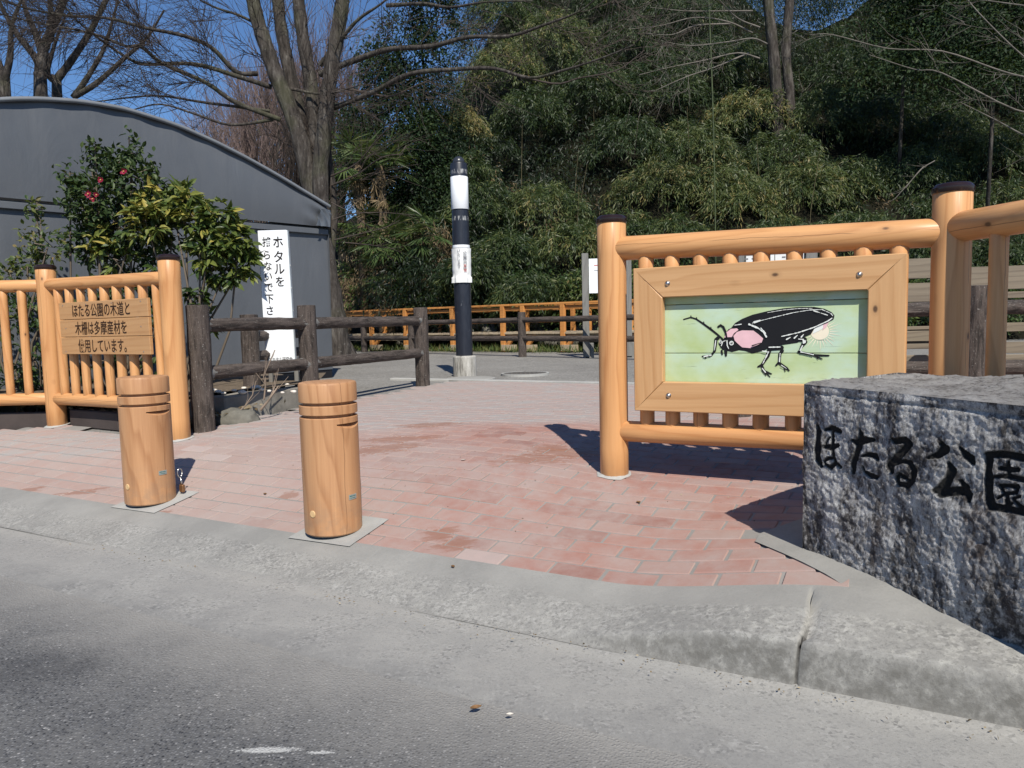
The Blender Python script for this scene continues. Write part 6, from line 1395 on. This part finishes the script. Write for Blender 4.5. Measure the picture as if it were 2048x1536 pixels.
def shrub(name, label, cat, blobs, Y, base, mat, L, W, per, tint, droop, nstem=6, stem_r=.014, whorl=False):
    bx = P(*base, Y); z0_ = max(gh(bx.x, bx.y), .3); t = thing(name, label, cat, (bx.x, bx.y, z0_)); VV = []; FF = []; TT_ = []; nb = 0; tb = Tubes()
    for (u, v, ru, rv, n, dt) in blobs:
        c = np.array(P(u, v, Y + random.uniform(-.12, .12))); k_ = Y / FOC; rad = np.array([ru * k_, min(ru, rv) * k_ * .9, rv * k_])
        d = unit(rng.normal(size=(n, 3))); tp = c + rad * d * rng.uniform(.25, 1.05, (n, 1)) ** .6
        pos = np.repeat(tp, per, 0) + rng.normal(size=(n * per, 3)) * (.012 if whorl else .04)
        if whorl:
            ph = np.tile(np.arange(per) * 2 * math.pi / per, n) + np.repeat(rng.uniform(0, 6, n), per); ax = np.repeat(d, per, 0); dd = np.stack([np.cos(ph), np.sin(ph), np.zeros(n * per)], 1) + ax * .5 + np.array([0, 0, -droop]) + rng.normal(size=(n * per, 3)) * .48
        else: dd = np.repeat(d, per, 0) * .7 + rng.normal(size=(n * per, 3)) * .6 + np.array([0, 0, -droop])
        tt = np.clip(tint + dt + np.repeat(rng.normal(size=n) * .14, per) + rng.normal(size=n * per) * .13, 0, 1)
        V, Q, Tr, ta = folded(pos, dd, rng.uniform(*L, n * per), rng.uniform(*W, n * per), tt)
        VV.append(V); FF += [tuple(f) for f in (Q + nb)] + [tuple(f) for f in (Tr + nb)]; TT_.append(ta); nb += len(V)
        for j in range(max(2, n // 9)):
            q = tp[rng.integers(n)]; m = (c + np.array([bx.x, bx.y, z0_])) / 2 + rng.normal(size=3) * .08; tb.add([c + rng.normal(size=3) * .05, (c + q) / 2 + rng.normal(size=3) * .03, q], [.007, .005, .003], 4)
        m = c * .5 + np.array([bx.x, bx.y, z0_]) * .5 + rng.normal(size=3) * .1; tb.add([np.array([bx.x + rng.normal() * .06, bx.y + rng.normal() * .05, z0_ - .05]), m, c], [stem_r, stem_r * .8, .007], 6)
    tb.mesh('stems', plain(name + '_stem', (.13, .105, .08), .8, .2), t)
    mk('foliage', np.concatenate(VV), FF, mat, t, attr={'tint': ('FACE', np.concatenate(TT_))}, kind='stuff')
    return t
YC = 7.15
cam_t = shrub('camellia_bush', 'dark glossy camellia bush with red flowers behind the left fence', 'bush', [(205, 390, 60, 55, 75, 0), (265, 370, 50, 45, 60, 0), (170, 420, 42, 45, 45, -.05), (235, 330, 35, 30, 26, .05), (180, 480, 45, 50, 45, -.1), (240, 450, 60, 50, 50, -.08), (310, 470, 45, 60, 35, -.1), (145, 375, 20, 25, 8, .1), (180, 318, 18, 22, 8, .05), (265, 308, 16, 22, 9, .05), (300, 345, 25, 18, 10, 0), (190, 300, 7, 26, 5, .05), (262, 292, 7, 22, 5, .05), (140, 345, 16, 16, 6, .05), (270, 520, 60, 40, 40, -.1)], YC, (232, 700), M_CAM, (.055, .085), (.026, .04), 7, .38, .05)
shrub('broadleaf_bush', 'yellow green broadleaf bush beside the capped post, overlapping the white sign', 'bush', [(320, 400, 55, 38, 34, .15), (370, 405, 40, 35, 24, .1), (290, 440, 55, 40, 28, .12), (400, 440, 40, 32, 22, .1), (350, 435, 55, 35, 24, .05), (430, 425, 35, 22, 14, .05), (440, 480, 50, 40, 36, 0), (478, 485, 38, 36, 24, 0), (492, 520, 24, 42, 14, -.05), (415, 500, 40, 40, 26, 0), (450, 545, 46, 38, 24, -.1), (345, 470, 40, 45, 14, -.12), (230, 520, 45, 40, 12, .05), (390, 590, 25, 40, 8, -.15), (300, 560, 45, 35, 10, 0), (410, 650, 20, 25, 5, -.25), (215, 480, 40, 30, 10, .1)], 7.0, (385, 760), M_BROAD, (.07, .145), (.028, .05), 9, .53, .3, whorl=True)
shrub('young_bush', 'thin young bush with small pale leaves at the left edge behind the fence', 'bush', [(70, 470, 18, 60, 16, .1), (55, 530, 35, 35, 24, .1), (20, 545, 35, 30, 22, .15), (95, 495, 35, 35, 16, .1), (65, 620, 50, 50, 40, -.15), (10, 640, 40, 50, 26, -.1), (80, 720, 50, 50, 34, -.2), (30, 760, 50, 40, 26, -.2), (70, 420, 10, 18, 4, .2), (105, 600, 30, 60, 20, -.15)], 7.35, (62, 810), M_UNDER, (.045, .075), (.025, .038), 6, .5, .1)
shrub('low_bush', 'sparse low leafy bush behind the balusters of the signed fence panel', 'bush', [(180, 620, 50, 60, 16, -.1), (250, 640, 50, 70, 18, -.1), (310, 680, 35, 60, 14, 0), (200, 730, 60, 40, 16, -.2), (330, 600, 25, 40, 8, 0)], 6.95, (240, 800), M_CAM, (.06, .10), (.03, .045), 7, .45, .1)
M_PETAL = plain('red_petal', (.24, .012, .04), .5, .3, var=.25, scale=30); M_STAMEN = plain('stamen', (.45, .25, .08), .6)
for u, v in ((202, 360), (248, 343), (177, 388), (194, 390), (186, 398)):
    c = P(u, v, YC - .40); g = Geo(); rs = random.Random(u)
    for i in range(7):
        a = i * .9; d = Vector((math.cos(a), -.45, math.sin(a))).normalized(); s = Vector((-math.sin(a), 0, math.cos(a))); L = .027 * rs.uniform(.6, 1.3); d = (d + Vector((rs.uniform(-.4, .4), rs.uniform(-.3, .5), rs.uniform(-.4, .4)))).normalized()
        g.add([c, c + d * L * .6 + s * .014, c + d * L + Vector((0, -.008, 0)) + s * .006, c + d * L + Vector((0, -.008, 0)) - s * .006, c + d * L * .6 - s * .014], [(0, 1, 2, 3, 4)])
    f = g.mesh('flower', M_PETAL, cam_t, loc=(0, 0, 0))
    g = Geo(); g.lathe([(.006, 0), (.007, .012), (.002, .015)], 8, M=Matrix.Rotation(R(90), 4, 'X')); o = g.mesh('stamens', M_STAMEN, None); o.parent = f; o.matrix_basis = Matrix.Translation(c)
# small things on the ground
M_LEAFB = plain('fallen_leaf', (.20, .11, .05), .7, .2, var=.35, scale=60)
sm = [(906, 1136, .026, 'curled brown leaf lying on the kerb at the edge of the bricks'), (952, 1420, .034, 'brown leaf on the asphalt near the front'), (1020, 1433, .02, 'pale crumpled leaf on the asphalt beside the brown one'), (927, 922, .03, 'pale dry leaf in the middle of the bricks'), (1277, 1007, .03, 'dry leaf crumb on the bricks before the capped post'), (640, 1160, .03, 'thin brown leaf on the kerb left of centre'), (530, 990, .03, 'dark leaf on the bricks between the bollards')]
for u, v, s, lb in sm:
    q = GT(u, v); s_, t_ = st(q.x, q.y); q = q if t_ > .36 else G(u, v, .012 if t_ < 0 else float(kz(np.array(s_), np.array(t_)))); g = Geo(); a = random.uniform(0, 6)
    V = []; 
    for i in range(5):
        f = i / 4; w_ = s * .32 * math.sin(math.pi * min(.98, f * .9 + .06)); cz = .006 + .25 * s * (f - .5) ** 2 * 2
        V += [(s * (f - .5), w_, cz + w_ * .4), (s * (f - .5), 0, cz - .002), (s * (f - .5), -w_, cz + w_ * .5)]
    F = [(i * 3 + j, (i + 1) * 3 + j, (i + 1) * 3 + j + 1, i * 3 + j + 1) for i in range(4) for j in range(2)]
    g.add(V, F); tag(g.mesh('fallen_leaf', M_LEAFB if 'pale' not in lb else M_STONEW, M=Matrix.Translation(q) @ Matrix.Rotation(a, 4, 'Z')), lb, 'leaf')
# crumbs and dry litter swept along the kerb foot and the bed
lt = Leaves(); n_ = 170; s_ = rng.choice([-3.2, -2.0, -1.1, -.5, .1, .6], n_) + rng.normal(0, .3, n_); t_ = -np.abs(rng.normal(0, .05, n_)) - .004; pos = np.array([(*xy(a, b), .013) for a, b in zip(s_, t_)])
V, F = leaf_quads(pos, rng.normal(size=(n_, 3)) * np.array([1, 1, .25]), rng.uniform(.004, .016, n_) , rng.uniform(.003, .007, n_)); lt.add(V, F, rng.random(n_))
n_ = 900; u_ = rng.uniform(0, 1, n_); w_ = np.abs(rng.normal(0, .35, n_)); A_, B_ = np.array(P1), np.array(P2); base = A_ + (B_ - A_) * (u_[:, None] * 1.85 - .9); nrm = unit(np.array([[-(B_ - A_)[1], (B_ - A_)[0], 0]])); nrm = nrm * np.sign(nrm[0, 1]); pos = base + nrm * (.25 + w_[:, None]); pos[:, 2] = [max(gh(a, b) + .05, .2) + .03 for a, b, _ in pos]
V, F = leaf_quads(pos, rng.normal(size=(n_, 3)) * np.array([1, 1, .35]), rng.uniform(.04, .10, n_), rng.uniform(.025, .05, n_)); lt.add(V, F, rng.random(n_))
n_ = 500; s_ = rng.uniform(-5, 2, n_); t_ = rng.uniform(.5, 5.5, n_); pos = np.array([(*xy(a, b), float(gst(a, b)) + .006) for a, b in zip(s_, t_) if in_brick(*xy(a, b))]); n_ = len(pos)
V, F = leaf_quads(pos, rng.normal(size=(n_, 3)) * np.array([1, 1, .2]), rng.uniform(.004, .014, n_), rng.uniform(.003, .008, n_)); lt.add(V, F, rng.random(n_))
lt.mesh('leaf_litter', M_DRY, kind='stuff')
